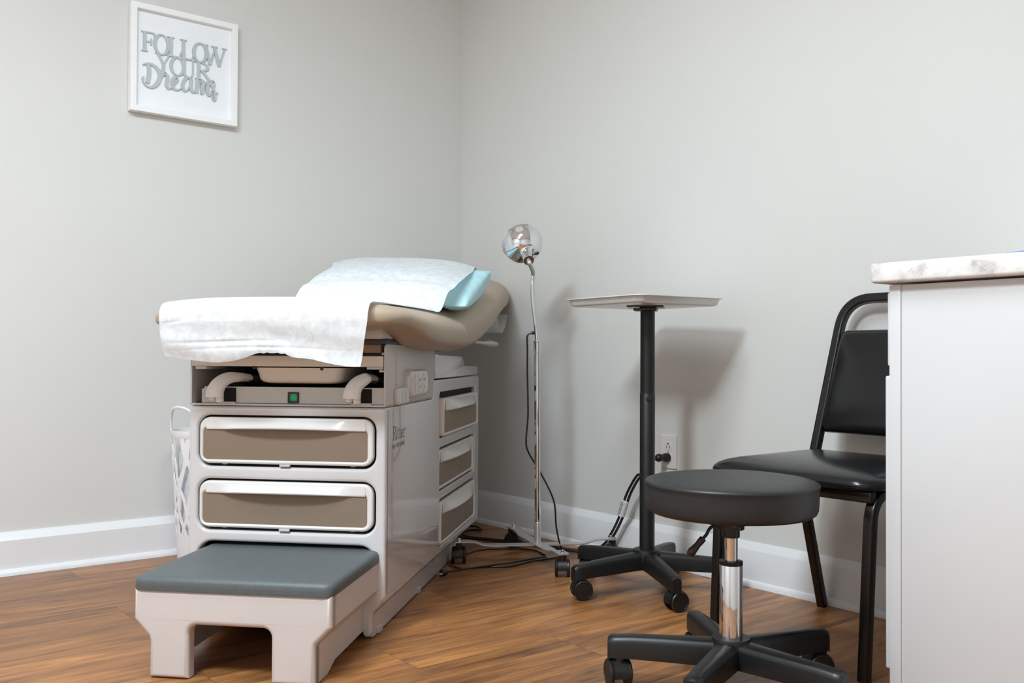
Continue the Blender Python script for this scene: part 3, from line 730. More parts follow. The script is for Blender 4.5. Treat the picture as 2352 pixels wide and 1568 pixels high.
# side walls sweep back
sidep = [(SR, .197), (SR, .130), (SR-.004, .124), (SR-.034, .093), (SR-.038, .084), (SR-.038, .002), (SR-.062, .002), (SR-.062, .197)]
def foot(b):   # side wall bottom height profile: lifts off the floor behind the front feet
    return .002 if b < SB+.085 else min(.030, .002 + (b-SB-.085)*.35)
for sgn in (1, -1):
    for b0, b1 in ((SB+.011, SB+.085), (SB+.085, SB+.135), (SB+.135, .38)):
        R_ = []
        for b in (b0, b1):
            zb = foot(b)
            R_.append([((a if sgn > 0 else SL+SR-a), b, z if z > .01 else zb) for a, z in sidep])
        st.loft(R_)
st.box(SL+.05, .02, .045, SR-.05, .035, .19); st.box(SL+.02, SB+.02, .180, SR-.02, .38, .196)
st.build('step', STEPP, tb, recalc=True, smooth=30)
mb = MB(); rings = []
for z, i in ((.196, -.002), (.205, -.0025), (.2145, -.0022), (.2195, -.0005), (.2232, .003), (.2255, .008), (.2265, .016), (.2267, .03)):
    rings.append([(x, y, z) for x, y in rrect(SL+i, SB-.002+i, SR-i, .30-i, .022, 5)])
mb.loft(rings).build('step_mat', MATG, tb, recalc=True, smooth=60)

# ------------------------------------------------------------------ pillow, paper, paper roll (lying on the table)
PC = [(-.405, .57), (.088, .580), (.082, 1.070), (-.530, 1.13)]   # a,b corners
def pbil(u, v):
    s, t = (u+1)/2, (v+1)/2
    a = [PC[0], PC[1], PC[2], PC[3]]
    return ((1-s)*(1-t)*a[0][0] + s*(1-t)*a[1][0] + s*t*a[2][0] + (1-s)*t*a[3][0], (1-s)*(1-t)*a[0][1] + s*(1-t)*a[1][1] + s*t*a[2][1] + (1-s)*t*a[3][1])
def backz(b, a):
    z = max(surf(b, a, *SEAT), surf(b, a, *BACK)); return z
def pbase(a, b): return max(surf(b, a, *BACK), surf(b, a, *SEAT), lerpc(b, back_top) - .034) + .002
def pshape(u, v):
    """rim height, fullness 0..1 and crown height of the pillow at u,v"""
    lift = .030 + .056*((v+1)/2)**1.3*(.5 + .5*(u+1)/2)
    shp = max(0, (1-abs(u)**10))**.45*(max(0, (1-abs(v)**3.0))**.75 if v < 0 else max(0, (1-abs(v)**5))**.42)
    return lift, shp, .094 + .016*v - .008*u
pil = thing('pillow', 'pale blue disposable pillow on the raised backrest under the paper sheet', 'pillow', T0, TZ)
mb = MB(); n = 44; top = []; botm = []
for i in range(n+1):
    rt = []; rb = []
    for j in range(n+1):
        u = -cos(pi*i/n)*1.0; v = -cos(pi*j/n)
        a, b = pbil(u*(1 - .03*(1-v*v)*0), v)
        base = pbase(a, b)
        wr = .0015*sin(70*b + 9*a)*max(0, abs(u)-.7)/.3
        lift, shp, H_ = pshape(u, v)
        rt.append((a, b, base + lift + shp*(H_-lift) + wr)); rb.append((a, b, base + lift*(1 - shp**.6)))
    top.append(rt); botm.append(rb)
mb.loft(top, closed=False); mb.loft([r[::-1] for r in botm], closed=False)
# stitch the rim
for i in range(n):
    for (r0, r1, s0, s1) in ((top[i][0], top[i+1][0], botm[i][0], botm[i+1][0]), (top[i][n], top[i+1][n], botm[i][n], botm[i+1][n]), (top[0][i], top[0][i+1], botm[0][i], botm[0][i+1]), (top[n][i], top[n][i+1], botm[n][i], botm[n][i+1])):
        mb.add([r0, r1, s1, s0], [(0, 1, 2, 3)])
po = mb.build('pillow_case', BLUE, pil, smooth=80, recalc=True)

pp = MB()
NA = 56; PB0, PB1, NB = -.10, 1.20, 130
def pedge(b):  # left and right edges of the strip
    l = lerpc(b, [(-.16, -.524), (.15, -.515), (.5, -.415), (.75, -.428), (.9, -.458), (1.05, -.510), (1.2, -.535)])
    r = lerpc(b, [(-.16, .003), (.2, -.004), (.55, .058), (.8, .052), (1.0, .034), (1.2, .014)])
    return l, r
def pillz(a, b):
    # invert bilinear by iteration
    u = v = 0
    for _ in range(6):
        x, y = pbil(u, v); u += (a-x)/.28; v += (b-y)/.26
    if abs(u) > 1.15 or abs(v) > 1: return -1
    u = max(-.86, min(.86, u))
    base = pbase(a, b)
    lift, shp, H_ = pshape(u, v)
    return base + lift + shp*(H_-lift)
grid = []; raw = []
for j in range(NA+1):
    s = j/NA; colz = []
    for i in range(NB+1):
        b = PB0 + (PB1-PB0)*i/NB; l, r = pedge(b); a = l + (r-l)*s
        colz.append(max(backz(b, max(-.56, a)), pillz(a, b)))
    colz = [max(colz[max(0, i-2):i+3]) for i in range(len(colz))]
    # taut paper: upper hull along b between the seat and the pillow, then smoothing
    hull = []
    for i in range(len(colz)):
        while len(hull) >= 2:
            i0, i1 = hull[-2], hull[-1]
            if (colz[i1]-colz[i0])*(i-i0) <= (colz[i]-colz[i0])*(i1-i0): hull.pop()
            else: break
        hull.append(i)
    hz = [0]*len(colz)
    for k in range(len(hull)-1):
        for i in range(hull[k], hull[k+1]+1): hz[i] = colz[hull[k]] + (colz[hull[k+1]]-colz[hull[k]])*(i-hull[k])/(hull[k+1]-hull[k])
    mixz = [c + (h-c)*(.75 if .47 < PB0 + (PB1-PB0)*i/NB < .9 else .02) for i, (c, h) in enumerate(zip(colz, hz))]
    for _ in range(10): mixz = [mixz[0]] + [max(colz[i], (mixz[i-1]+mixz[i]*2+mixz[i+1])/4) for i in range(1, NB)] + [mixz[-1]]
    grid.append([z + .0035 for z in mixz]); raw.append(colz)
for _ in range(4):
    grid = [[(grid[max(0, j-1)][i] + 2*grid[j][i] + grid[min(NA, j+1)][i])/4 if 0 < j < NA else grid[j][i] for i in range(NB+1)] for j in range(NA+1)]
grid = [[max(grid[j][i], raw[j][i] + .0045, raw[max(0, j-1)][i] + .0035, raw[min(NA, j+1)][i] + .0035) for i in range(NB+1)] for j in range(NA+1)]
def hangz(s):
    a = -.545 + .530*s
    return lerpc(a, [(-.545, .716), (-.50, .709), (-.45, .7035), (-.40, .700), (-.35, .705), (-.315, .714), (-.292, .722), (-.25, .7235), (-.215, .7215), (-.19, .713), (-.15, .710), (-.10, .700), (-.05, .6925), (-.018, .692)]) + .0012*sin(a*260)*(1 if -.30 < a < -.20 else .25)
rows = []
FR = 60
for k in range(FR):
    t = k/FR; row = []
    for j in range(NA+1):
        s = j/NA; l, r = pedge(-.16); r -= .022*max(0, 1-t/.8); l += .006*max(0, 1-t/.5); a = l + (r-l)*s
        zE = hangz(s); zt = grid[j][0]
        # param from hem (t=0) to the rounded front edge (t=1)
        if t < .74:
            q = t/.74; z = zE + (.802 - zE)*q; b = -.152 - .014*q + .004*sin(9*a + 2*q*pi)*(1-q)
        else:
            q = (t-.74)/.26; ang = q*pi/2
            b = -.166 + .066*(1-cos(ang)**.62); z = .802 + (zt-.802)*sin(ang)**.62
        cr_ = .003*math.exp(-((z-.752-.03*(a+.3))/.0035)**2)*max(0, 1-abs(a+.36)/.16) + .002*math.exp(-((z-.725+.012*sin(6*a))/.003)**2)*max(0, 1-abs(a+.27)/.24) + .003*math.exp(-((z-.805-.14*(a+.44))/.003)**2)*max(0, 1-abs(a+.43)/.10)
        row.append((a, b + cr_, z))
    rows.append(row)
for i in range(NB+1):
    b = PB0 + (PB1-PB0)*i/NB; l, r = pedge(b)
    rows.append([(l + (r-l)*j/NA, b, grid[j][i]) for j in range(NA+1)])
pp.loft(rows, closed=False)
ps = thing('paper_sheet', 'long white exam paper strip draped over table front, seat and pillow', 'paper sheet', T0, TZ)
pp.build('paper', PAPER, ps, smooth=80)
rl = thing('paper_roll', 'white paper roll end showing behind the head end of the exam table', 'paper roll', T0, TZ)
mb = MB(); m_ = AX((-.52, 1.455, .850), (1, 0, 0)); mb.lathe([(.012, .02), (.030, .02), (.030, .515), (.028, .518), (.012, .518)], 32, m_); mb.build('roll', PAPER, rl, recalc=True)
mb = MB(); pts = [(1.40, .830), (1.385, .86), (1.395, .895), (1.43, .905)]
sh = spline([(0, b, z) for b, z in [(1.350, .866), (1.362, .845), (1.39, .822), (1.45, .812), (1.52, .832), (1.575, .866), (1.60, .892)]], 6)
mb.loft([[(-.50, p.y, p.z) for p in sh], [(.062, p.y, p.z) for p in sh]], closed=False); mb.build('loose_sheet', PAPER, rl, smooth=80)

# ------------------------------------------------------------------ lattice basket
BC = (-1.214, -.160)
bk = thing('waste_basket', 'tall white lattice plastic basket between the exam table and left wall', 'basket', (*BC, 0))
def brad(z): return .105 + (.130-.105)*z/.455
MB().lathe([(0, .004), (brad(0)-.004, .0), (brad(0), .004), (brad(.1), .100), (brad(.1)-.004, .100), (brad(0)-.004, .008), (0, .008)], 48).build('base', WHITEP, bk)
MB().lathe([(brad(.43), .430), (brad(.44)+.001, .434), (brad(.45)+.003, .448), (brad(.455)+.003, .456), (brad(.455)-.003, .456), (brad(.43)-.004, .430), (brad(.43), .430)], 48).build('rim', WHITEP, bk)
mb = MB(); NR = 20
for k in range(NR):
    for sgn in (1, -1):
        a0 = 2*pi*(k + (.0 if sgn > 0 else .35))/NR; tw = sgn*(.85 + .25*sin(k*2.3))
        path = []
        for i in range(15):
            z = .096 + (.436-.096)*i/14; a = a0 + tw*(i/14 + .05*sin(i*1.1 + k)); r = brad(z)-.0018
            path.append((r*cos(a), r*sin(a), z))
        rings = []
        for i, p in enumerate(path):
            p = Vector(p); tg_ = (Vector(path[min(14, i+1)])-Vector(path[max(0, i-1)])).normalized(); o_ = Vector((p.x, p.y, 0)).normalized(); sd_ = tg_.cross(o_).normalized()
            w = .0055; rings.append([p + sd_*w + o_*.0018, p - sd_*w + o_*.0018, p - sd_*w - o_*.0018, p + sd_*w - o_*.0018])
        mb.loft(rings)
mb.build('lattice', WHITEP, bk)
for ac in (radians(197), radians(17)):
    path = []
    for i in range(17):
        t = i/16; a = ac + radians(42)*(2*t-1); z = .452 + .085*(max(0, 1-abs(2*t-1)**2.3))**.6; r = brad(.45)-.001
        path.append((r*cos(a), r*sin(a), z))
    MB().sweep(path, rsec(.010, .008, .003), 1, up=(cos(ac), sin(ac), 0)).build('handle', WHITEP, bk)
lb = thing('waste_bag', 'crumpled white plastic bag lining the tall lattice basket', 'bag', (*BC, 0))
prof = []
mb = MB(); rings = []
for i in range(12):
    z = .02 + .36*i/11
    rings.append([((brad(z)-.016-.010*random.random())*cos(2*pi*j/40), (brad(z)-.016-.010*random.random())*sin(2*pi*j/40), z + .01*(random.random()-.5)) for j in range(40)])
mb.loft(rings); mb.build('liner', LINER, lb, smooth=20)

# ------------------------------------------------------------------ casters
def caster(parent, p, ang, r=.025, w=.042, mh=BLACK, stem=.012, hood=True):
    """twin wheel caster: hood, stem and two wheels; p on the floor under its wheels"""
    off = r*.55
    M = Matrix.Translation(Vector(p)) @ Matrix.Rotation(ang, 4, 'Z')   # rolls along local x, axle local y
    m_ = MB()
    prof = []
    K = 14; ring0 = []; 
    for side in (0,):
        rings = []
        for y in (-w*.5+.009, w*.5-.009):
            ring = []
            for i in range(K+1):
                a = radians(-35 + 225*i/K); ring.append(M @ Vector((r*1.07*cos(a), y, r + r*1.07*sin(a))))
            rings.append(ring)
        m_.loft(rings)
    m_.lathe([(.0, 0), (.010, 0), (.010, stem+.014), (.0, stem+.014)], 14, M @ Matrix.Translation((off*.0 - r*.35, 0, r*1.75)))
    c = m_.build('caster', mh, parent, recalc=True)
    for s in (-1, 1):
        y0 = s*(w*.5-.0095); y1 = s*w*.5
        mw = MB().lathe([(0, y0), (r*.97, y0), (r, y0 + s*.002), (r, y1 - s*.0025), (r*.93, y1), (r*.82, y1), (r*.80, y1 - s*.001), (0, y1 - s*.0005)], 26, M @ Matrix.Translation((0, 0, r)) @ Matrix.Rotation(-pi/2, 4, 'X'))
        mw.build('wheel', mh, c, recalc=True)
    return c

# ------------------------------------------------------------------ gooseneck lamp
LP = Vector((-.317, -.893, 0))
lamp = thing('exam_lamp', 'chrome gooseneck exam lamp on four casters beside the exam table', 'lamp', LP)
tips = [Vector((-.572, -.742, 0))-LP, Vector((-.082, -1.046, 0))-LP, Vector((-.229, -.636, 0))-LP, Vector((-.408, -1.137, 0))-LP]
def leg_arm(t0, t1, zmid):
    d = (t1-t0); d.z = 0; L = d.length; d.normalize(); sd = Vector((-d.y, d.x, 0)); rings = []
    pts = [(0, .0745, .012), (.006, .0745, .019), (.055, .0745, .020), (.075, .0725, .015), (.105, zmid+.002, .015), (.135, zmid, .020), (L-.135, zmid, .020), (L-.105, zmid+.002, .015), (L-.075, .0725, .015), (L-.055, .0745, .020), (L-.006, .0745, .019), (L, .0745, .012)]
    for s_, z, w in pts:
        c = Vector((t0.x, t0.y, 0)) + d*s_
        rings.append([c + sd*w + Vector((0, 0, z+.002)), c - sd*w + Vector((0, 0, z+.002)), c - sd*w + Vector((0, 0, z-.002)), c + sd*w + Vector((0, 0, z-.002))])
    return MB().loft(rings)
b1_ = leg_arm(tips[0], tips[1], .060).build('base_arm', STEEL, lamp, recalc=True)
b2_ = leg_arm(tips[2], tips[3], .0642).build('base_arm', STEEL, lamp, recalc=True)
for i, t in enumerate(tips):
    inn = (-t).normalized(); c = t + inn*.020
    MB().lathe([(.007, 0), (.007, .003), (.0055, .004), (.0055, .008), (.003, .0105), (0, .011)], 14, Matrix.Translation((c.x, c.y, .0765))).build('bolt', CHROME, (b1_ if i < 2 else b2_))
    caster(lamp, (c.x, c.y, 0), (radians(50), radians(130), radians(-60), radians(50))[i], .0285, .048, BLACK, .010)
MB().lathe([(0, .063), (.0115, .063), (.0115, .135), (.0113, .136), (.0107, .137)], 22).build('lower_ferrule', STEEL, lamp)
MB().tube([(0, 0, .13), (-.004, .003, .735)], .0105, 24).build('lower_pole', CHROME, lamp)
lean = Vector((-.010, .008, 0))
MB().lathe([(.0105, 0), (.0135, .001), (.0135, .004), (.0118, .006), (.0118, .034), (.0135, .036), (.0135, .039), (.007, .040)], 22, Matrix.Translation((-.004, .003, .732))).build('height_collar', CHROME, lamp)
UT = Vector((-.008, .006, .828))
MB().tube([(-.004, .003, .76), UT], .0068, 16).build('upper_pole', CHROME, lamp)
HC_ = Vector((-.362, -.857, 1.114)) - LP
CF = Vector((.624, .781, .015)); CR = Vector((.781, -.624, 0)); CU = Vector((0, 0, 1))
dax = (CF*cos(radians(36)) + (CU*.955 - CR*.295)*sin(radians(36))).normalized()
SE_ = HC_ - dax*.122
gp = spline([UT + Vector((0, 0, -.002)), UT + Vector((-.0075, .006, .075)), UT + Vector((-.009, .008, .14)), UT + Vector((-.008, .006, .185)), SE_ - dax*.018 + Vector((0, 0, -.002)), SE_ + dax*.02], 26)
rr = [.0066 + (.0009 if i % 2 else 0) for i in range(len(gp))]
MB().tube(gp, rr, 14).build('gooseneck', STEEL, lamp, smooth=80)
# shade
A_ = AX(HC_, -dax)      # local z points from the bowl toward the socket
R_ = .0705
prof = [(R_+.0015, -.012), (R_+.003, -.010), (R_+.0015, -.007)]
prof += [(R_*cos(radians(q)), R_*sin(radians(q))*1.0 - .004) for q in range(0, 78, 5)] + [(.018, R_*.975-.004), (.018, R_-.002)]
inn = [(r*.975, z-.001) for r, z in prof[::-1][2:]]
ms = MB().lathe(prof + inn, 56, A_)
ms.cur = 1
dirv = (CU*.62 - CR*.16 - CF*.75).normalized()
# ventilation holes: white discs on the bowl's upper back, brightness inside painted white
zl = -dax
for ring_i in range(5):
    for k in range(max(1, ring_i*7)):
        a = 2*pi*k/max(1, ring_i*7) + ring_i*.3; rad = ring_i*.045
        u = dirv.cross(Vector((0, 0, 1))).normalized(); v = u.cross(dirv)
        dd = (dirv + u*rad*cos(a) + v*rad*sin(a)).normalized()
        cpt = HC_ - dax*(-.004)*0 + dd*(R_ + .0004) + (-zl)*.004*0
        cpt = HC_ + zl*(-.004) + dd*(R_ + .0005)
        ms.lathe([(0, 0), (.0009, 0)], 8, AX(cpt, dd))
shd = ms.build('lamp_shade', [CHROME, WHITED], lamp, smooth=60)
MB().lathe([(.0195, R_-.004), (.0205, R_-.002), (.0205, R_+.002), (.0185, R_+.004), (.0182, R_+.05), (.0172, R_+.05), (.0172, R_+.036)], 28, A_).build('socket', CHROME, lamp)
MB().lathe([(.0172, R_+.046), (.0160, R_+.042), (0, R_+.036)], 24, A_).build('socket_inside', COPPER, lamp)
MB().lathe([(0, -.005), (.024, -.008), (.029, .010), (.022, .035), (.014, .055), (.014, .066)], 24, A_).build('bulb', WHITEP, lamp)
kp = HC_ - dax*(R_+.018) + CR*.017 + CU*.004
kd = (CR*.92 + CU*.32 - CF*.1).normalized()
MB().lathe([(.0025, 0), (.0025, .010), (.0048, .010), (.0055, .013), (.0055, .022), (.004, .025), (0, .025)], 14, AX(kp, kd)).build('switch_knob', BLACK, lamp)
lc = [(-.335, -.879, .800), (-.3475, -.869, .790), (-.3475, -.869, .745), (-.347, -.869, .653), (-.345, -.871, .516), (-.350, -.867, .424), (-.343, -.868, .386), (-.319, -.874, .345), (-.302, -.895, .302), (-.271, -.926, .21), (-.265, -.933, .119), (-.253, -.945, .046), (-.215, -.93, .008), (-.200, -.89, .005), (-.250, -.905, .004), (-.355, -.900, .004), (-.455, -.915, .004), (-.530, -.868, .004), (-.600, -.848, .005), (-.618, -.815, .006), (-.595, -.755, .005), (-.515, -.690, .004), (-.385, -.640, .004), (-.289, -.674, .004), (-.225, -.750, .004), (-.252, -.862, .004), (-.311, -.888, .009), (-.427, -.891, .009), (-.526, -.879, .009), (-.622, -.866, .008), (-.678, -.867, .008)]
lcd = MB().tube([p - LP for p in spline(lc, 7)], .0031, 8).build('power_cord', BLACK, lamp)
MB().tube([Vector((-.336, -.879, .800))-LP, Vector((-.326, -.886, .802))-LP], .006, 12).build('cord_gland', BLACK, lamp)
pg = Vector((-.678, -.867, .009))-LP; pdv = Vector((-.95, -.25, 0)).normalized()
MB().lathe([(.004, 0), (.006, .008), (.011, .014), (.012, .036), (0, .036)], 16, AX(pg, pdv) @ Matrix.Scale(.75, 4, (1, 0, 0))).build('plug', BLACK, lcd, recalc=True)
mb = MB(); sd = Vector((-pdv.y, pdv.x, 0))
for s_ in (-1, 1): mb.sweep([pg + pdv*.036 + sd*s_*.006, pg + pdv*.052 + sd*s_*.006], rsec(.0016, .006, .0005, 1), 1)
mb.build('plug_pin', STEEL, lcd)

# ------------------------------------------------------------------ five star base
def star(mb, R, a0, z_hub, z_tip, h_hub, h_tip, w_hub, w_tip, hub_r, hub_top):
    for k in range(5):
        a = a0 + 2*pi*k/5; d = Vector((cos(a), sin(a), 0)); sd = Vector((-sin(a), cos(a), 0)); rings = []
        for t in (0, .12, .3, .55, .8, .92, .97, 1.0):
            r = .012 + (R-.012)*t; zt = z_hub + (z_tip-z_hub)*t; h = h_hub + (h_tip-h_hub)*t; w = w_hub + (w_tip-w_hub)*min(1, t/.8)
            e = 1 if t < .93 else (.93 if t < .98 else .72)
            c = d*r
            zt2 = zt - (0 if t < .9 else (.0015 if t < .98 else .006))
            w *= e
            sec = [(-.5, -1), (-.5, -.30), (-.44, -.12), (-.30, -.02), (0, 0), (.30, -.02), (.44, -.12), (.5, -.30), (.5, -1), (.40, -1.0), (-.40, -1.0)]
            rings.append([c + sd*(x*w) + Vector((0, 0, zt2 + y*h)) for x, y in sec])
        mb.loft(rings)
    mb.lathe([(0, z_hub-h_hub-.004), (hub_r*.8, z_hub-h_hub-.004), (hub_r, z_hub-h_hub+.006), (hub_r*1.08, z_hub-.010), (hub_r, z_hub+.004), (hub_r*.86, hub_top), (0, hub_top)], 32)

# ------------------------------------------------------------------ tray stand
SC = Vector((-.313, -1.411, 0)); SA = radians(97.5)
sd_ = thing('tray_stand', 'black pedestal tray stand on a five-star caster base by the right wall', 'stand', SC)
mb = MB(); star(mb, .267, SA, .122, .103, .052, .042, .050, .036, .042, .128)
mb.build('star_base', BLACK, sd_, recalc=True, smooth=50)
for k, an in enumerate((40, -25, -15, 60, 20)):
    a = SA + 2*pi*k/5; caster(sd_, (.245*cos(a) + .008, .245*sin(a), 0), radians(an), .029, .048, BLACK, .008)
MB().lathe([(.0232, .122), (.0232, .603), (.0222, .605)], 32).build('lower_pole', POLEB, sd_)
MB().lathe([(.0222, .60), (.0222, .872), (0, .872)], 32).build('upper_pole', POLEB, sd_)
for q, r_ in (((-.016, -.0155, .845), .0035), ((-.0135, -.0175, .588), .008)): MB().lathe([(0, 0), (r_, 0), (r_*.9, .003), (0, .0035)], 16, AX(q, (-.624, -.781, 0))).build('screw', BLACKM, sd_)
pl = Matrix.Rotation(radians(-4.3), 4, 'Z')
mb = MB().box(-.070, -.050, .8695, .050, .060, .8735, .001, M=Matrix.Rotation(radians(40), 4, 'Z'))
mb.box(-.062, -.030, .858, -.02, .04, .870, .003, M=Matrix.Rotation(radians(40), 4, 'Z')).box(.0, -.030, .860, .042, .04, .870, .003, M=Matrix.Rotation(radians(40), 4, 'Z'))
mb.build('mounting_plate', BLACKM, sd_)
MB().box(-.078, .02, .866, -.060, .045, .8695, .001, M=Matrix.Rotation(radians(40), 4, 'Z')).build('clip', STEEL, sd_)
tr = thing('instrument_tray', 'shallow stainless steel instrument tray lying on top of the black pedestal stand', 'tray', (SC.x, SC.y, .8735), radians(-4.3))
mb = MB(); rings = []
tx0, tx1, ty0, ty1 = -.176, .176, -.184, .184
cxo, cyo = -.009, .010
for z, i, r in ((.0235, .008, .030), (.0245, .003, .034), (.0235, -.001, .037), (.0215, -.001, .037), (.0215, .006, .031), (.020, .0085, .028), (.006, .013, .026), (.002, .016, .026), (.0, .022, .026)):
    rings.append([(x + cxo, y + cyo, z) for x, y in rrect(tx0+i, ty0+i, tx1-i, ty1-i, r, 6)])
mb.loft(rings, cap0=False)
rings2 = []
for z, i, r in ((.0235, .008, .030), (.0225, .010, .028), (.006, .0145, .025), (.003, .018, .025), (.0015, .024, .024)):
    rings2.append([(x + cxo, y + cyo, z) for x, y in rrect(tx0+i, ty0+i, tx1-i, ty1-i, r, 6)])
mb.loft([r[::-1] for r in rings2], cap0=False); mb.build('tray', ALU, tr)

# ------------------------------------------------------------------ stool
QC = Vector((-.830, -2.140, 0)); QA = radians(130)
so_ = thing('rolling_stool', 'round black padded rolling stool with chrome gas lift in front of the chair', 'stool', QC)
mb = MB(); star(mb, .262, QA, .118, .112, .055, .045, .052, .040, .040, .122)
mb.build('star_base', BLACK, so_, recalc=True, smooth=50)
for k, an in enumerate((62, 100, -30, 150, 30)):
    a = QA + 2*pi*k/5; caster(so_, (.240*cos(a), .240*sin(a), 0), radians(an), .030, .050, BLACK, .008)
MB().lathe([(.0245, .120), (.0245, .280), (.0235, .282)], 32).build('outer_column', CHROME, so_)
MB().lathe([(.0245, .276), (.0252, .277), (.0252, .284), (.016, .286), (.0145, .286)], 32).build('column_ring', BLACKM, so_)
MB().lathe([(.0142, .27), (.0142, .340)], 26).build('piston', CHROME, so_)
MB().lathe([(.0165, .334), (.0185, .335), (.0185, .350), (.028, .352), (.028, .362), (0, .362)], 26).build('collar', BLACKM, so_)
MB().box(-.035, -.03, .360, .035, .03, .381, .001).lathe([(0, .379), (.090, .379), (.095, .381), (.095, .388), (0, .388)], 40).build('seat_plate', BLACKM, so_)
MB().lathe([(0, .386), (.158, .386), (.170, .388), (.1765, .393), (.1795, .401), (.1808, .418), (.1812, .438), (.182, .4455), (.1835, .4485), (.1835, .4515), (.1805, .4545), (.172, .4575), (.150, .4610), (.10, .4635), (.05, .4645), (0, .465)], 72).build('seat_cushion', VINYL, so_, smooth=75)
l0 = Vector((.0, .0, .362)); l1 = Vector((-.030, .026, .356)); l2 = Vector((-.041, .033, .339)); l3 = Vector((-.047, .038, .330)); l4 = Vector((-.071, .057, .294))
lv = MB().tube(spline([l0, l1, l2, l3], 6), .0035, 10).build('lift_lever', BLACKM, so_)
dv = (l4-l3)
MB().tube([l3 - dv*.05, l3, l3 + dv*.12, l3 + dv*.35, l3 + dv*.55, l3 + dv*.75, l3 + dv*.92, l4], [.0068, .0075, .0076, .0068, .0080, .0094, .0078, .003], 14).build('lever_grip', GRIP, lv, smooth=70)

# ------------------------------------------------------------------ chair
ch = thing('side_chair', 'black vinyl padded metal chair against the right wall, half hidden by the cabinet', 'chair', (0, 0, 0))
YC = -2.085
sec = rsec(.025, .025, .005, 3)
def tubep(path, name, par=ch, s=sec, up=(0, 1, 0)): return MB().sweep(path, s, 1, up=up).build(name, BLACKM, par)
for s_ in (1, -1):
    yb, yt = YC + s_*.205, YC + s_*.213
    y_leg = YC + s_*.210 if s_ > 0 else -2.290
    # front leg bending back into the seat rail
    tubep(fillet([(-.536, y_leg + s_*.016 if s_ > 0 else -2.275, .002), (-.536, YC + s_*.208, .415), (-.20, YC + s_*.200, .418)], .065, 8), 'front_leg')
    tubep([(-.050, YC + s_*.232, .002), (-.215, YC + s_*.196, .395)], 'rear_leg')
# inverted U back frame
bpth = [(-.175, YC + .188, .395), (-.150, YC + .184, .44), (-.060, YC + .150, .865), (-.056, YC + .095, .884), (-.056, YC - .095, .884), (-.060, YC - .150, .865), (-.150, YC - .184, .44), (-.175, YC - .188, .395)]
tubep(fillet([bpth[0], (-.050, YC + .158, .884), (-.050, YC - .158, .884), bpth[-1]], .085, 10), 'back_frame', up=(0, 1, 0))
for q in ((-.55, YC-.215, .398, -.525, YC+.215, .424), (-.23, YC-.20, .40, -.205, YC+.20, .424)): MB().box(*q, .004).build('seat_rail', BLACKM, ch)
# seat
mb = MB(); rings = []
def seat_out(i, r=.055): return rrect(-.575+i, YC-.232+i, -.125-i, YC+.232-i, max(.01, r-i*.6), 7)
for z, i in ((.424, .012), (.426, .004), (.431, .0), (.438, -.001), (.445, .003), (.452, .012), (.459, .028), (.466, .055), (.471, .09), (.474, .13), (.475, .18)):
    rings.append([(x, y, z) for x, y in seat_out(i)])
mb.loft(rings).build('seat', VINYLG, ch, recalc=True, smooth=75)
# backrest pad following the frame's lean
mb = MB(); rings = []
def bp(u, v, d):   # u across (+ toward the corner), v 0..1 up, d forward
    z = .512 + (.795-.512)*v; xb = -.150 + (z-.44)*(.092/.425)
    return (xb - d, YC + u*(.176 - .030*v), z)
def padring(i, d): 
    o = []
    for x, y in rrect(-1+i*5.5, 0+i*3.4, 1-i*5.5, 1-i*3.4, .12, 6):
        o.append(bp(x, y, d))
    return o
for i, d in ((.012, -.010), (.004, -.006), (0, .004), (.0, .012), (.004, .021), (.014, .028), (.03, .033), (.06, .037), (.09, .039)):
    rings.append(padring(i, d))
mb.loft(rings).build('backrest', VINYLG, ch, recalc=True, smooth=75)
MB().lathe([(0, 0), (.006, 0), (.005, .003), (0, .0035)], 12, AX((-.082, YC+.2248-.012, .070), (-.4, .9, .1))).build('screw', BLACKM, ch)

# ------------------------------------------------------------------ cabinet and countertop
cb = thing('base_cabinet', 'white cabinet with plain end panel at the right edge, under a marble top', 'cabinet', (0, 0, 0))
CXP, CYF, CYB = -.640, -2.394, -3.02
mb = MB().box(CXP+.004, CYB, .0, RX-.002, CYF, .868)
mb.build('carcass', CAB, cb)
mb = MB(); 
mb.box(CXP, CYF-.0245, .0, CXP+.02, CYF, .8685, .0012); mb.build('end_stile', CAB, cb)
MB().box(CXP+.002, CYB, .0, CXP+.012, CYF-.0275, .8685, .001).build('end_panel', CAB, cb)
for z0, z1, th in ((.702, .855, .008), (.079, .682, .013)):
    dd = MB().box(CXP+.006, CYF, z0, -.35, CYF+th, z1, .004, 3).build('drawer' if z0 > .5 else 'door', CAB, cb)
    dd2 = MB().box(-.345, CYF, z0, RX-.01, CYF+th, z1, .004, 3).build('drawer' if z0 > .5 else 'door', CAB, cb)
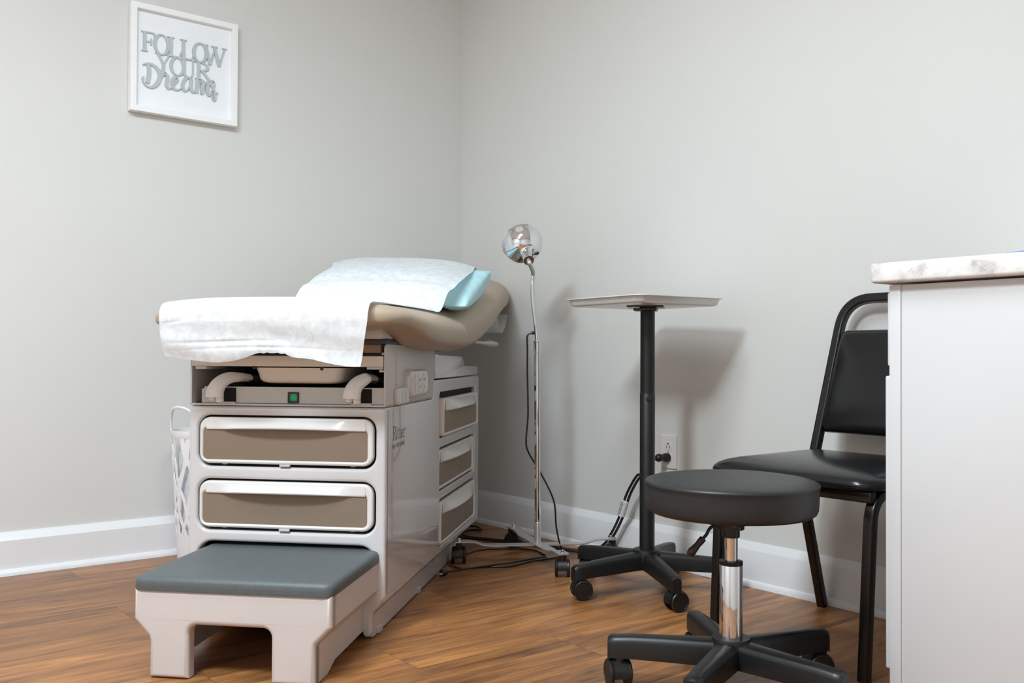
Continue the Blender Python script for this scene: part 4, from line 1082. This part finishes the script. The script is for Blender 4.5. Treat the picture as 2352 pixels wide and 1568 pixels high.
ct = MB().box(-.667, CYB-.02, .873, RX-.001, -2.367, .914, .006, 3).build('countertop', MARBLE)
tag(ct, 'white and grey marble look countertop slab on the white cabinet', 'countertop')
bkl = thing('leaflet', 'thin white leaflet with blue edge lying on the marble countertop', 'leaflet', (-.645, -2.74, .9142))
MB().loft([[(x, y, z) for x, z in ((0, 0), (.15, 0), (.15, h), (0, h))] for y, h in ((-.12, .007), (.02, .006), (.075, .004), (.110, .0015))]).build('pages', WHITEP, bkl, recalc=True)
MB().loft([[(x, y, z) for x, z in ((-.0006, h*.25), (.01, h*.25), (.01, h), (-.0006, h))] for y, h in ((-.05, .0068), (.05, .005), (.112, .0018))]).build('printed_edge', BLUEINK, bkl, recalc=True)

# ------------------------------------------------------------------ camera
FPX = 2160.99
cd = bpy.data.cameras.new('camera'); cd.sensor_fit = 'HORIZONTAL'; cd.sensor_width = 36; cd.lens = FPX/2352*36; cd.clip_start = .05
co = bpy.data.objects.new('camera', cd); COL.objects.link(co)
pit, rol, yaw = 1.49989663e-02, 4.81810777e-03, 6.74009555e-01
fw = Vector((0, cos(pit), sin(pit))); r0 = Vector((1, 0, 0)); u0 = r0.cross(fw)
Rv = r0*cos(rol) + u0*sin(rol); Uv = -r0*sin(rol) + u0*cos(rol)
Zr = Matrix.Rotation(-yaw, 3, 'Z')
Rv, Uv, Fv = Zr @ Rv, Zr @ Uv, Zr @ fw
co.matrix_world = Matrix(((Rv.x, Uv.x, -Fv.x, -2.458), (Rv.y, Uv.y, -Fv.y, -3.424), (Rv.z, Uv.z, -Fv.z, .72), (0, 0, 0, 1)))
S.camera = co

# ------------------------------------------------------------------ world and colour
w = bpy.data.worlds.new('world'); S.world = w; w.use_nodes = True
w.node_tree.nodes['Background'].inputs[0].default_value = (.9, .93, 1, 1); w.node_tree.nodes['Background'].inputs[1].default_value = .2
S.view_settings.view_transform = 'Standard'; S.view_settings.look = 'None'; S.view_settings.exposure = 0
S.cycles.use_denoising = True
S.cycles.max_bounces = 10; S.cycles.diffuse_bounces = 6; S.cycles.sample_clamp_indirect = 6
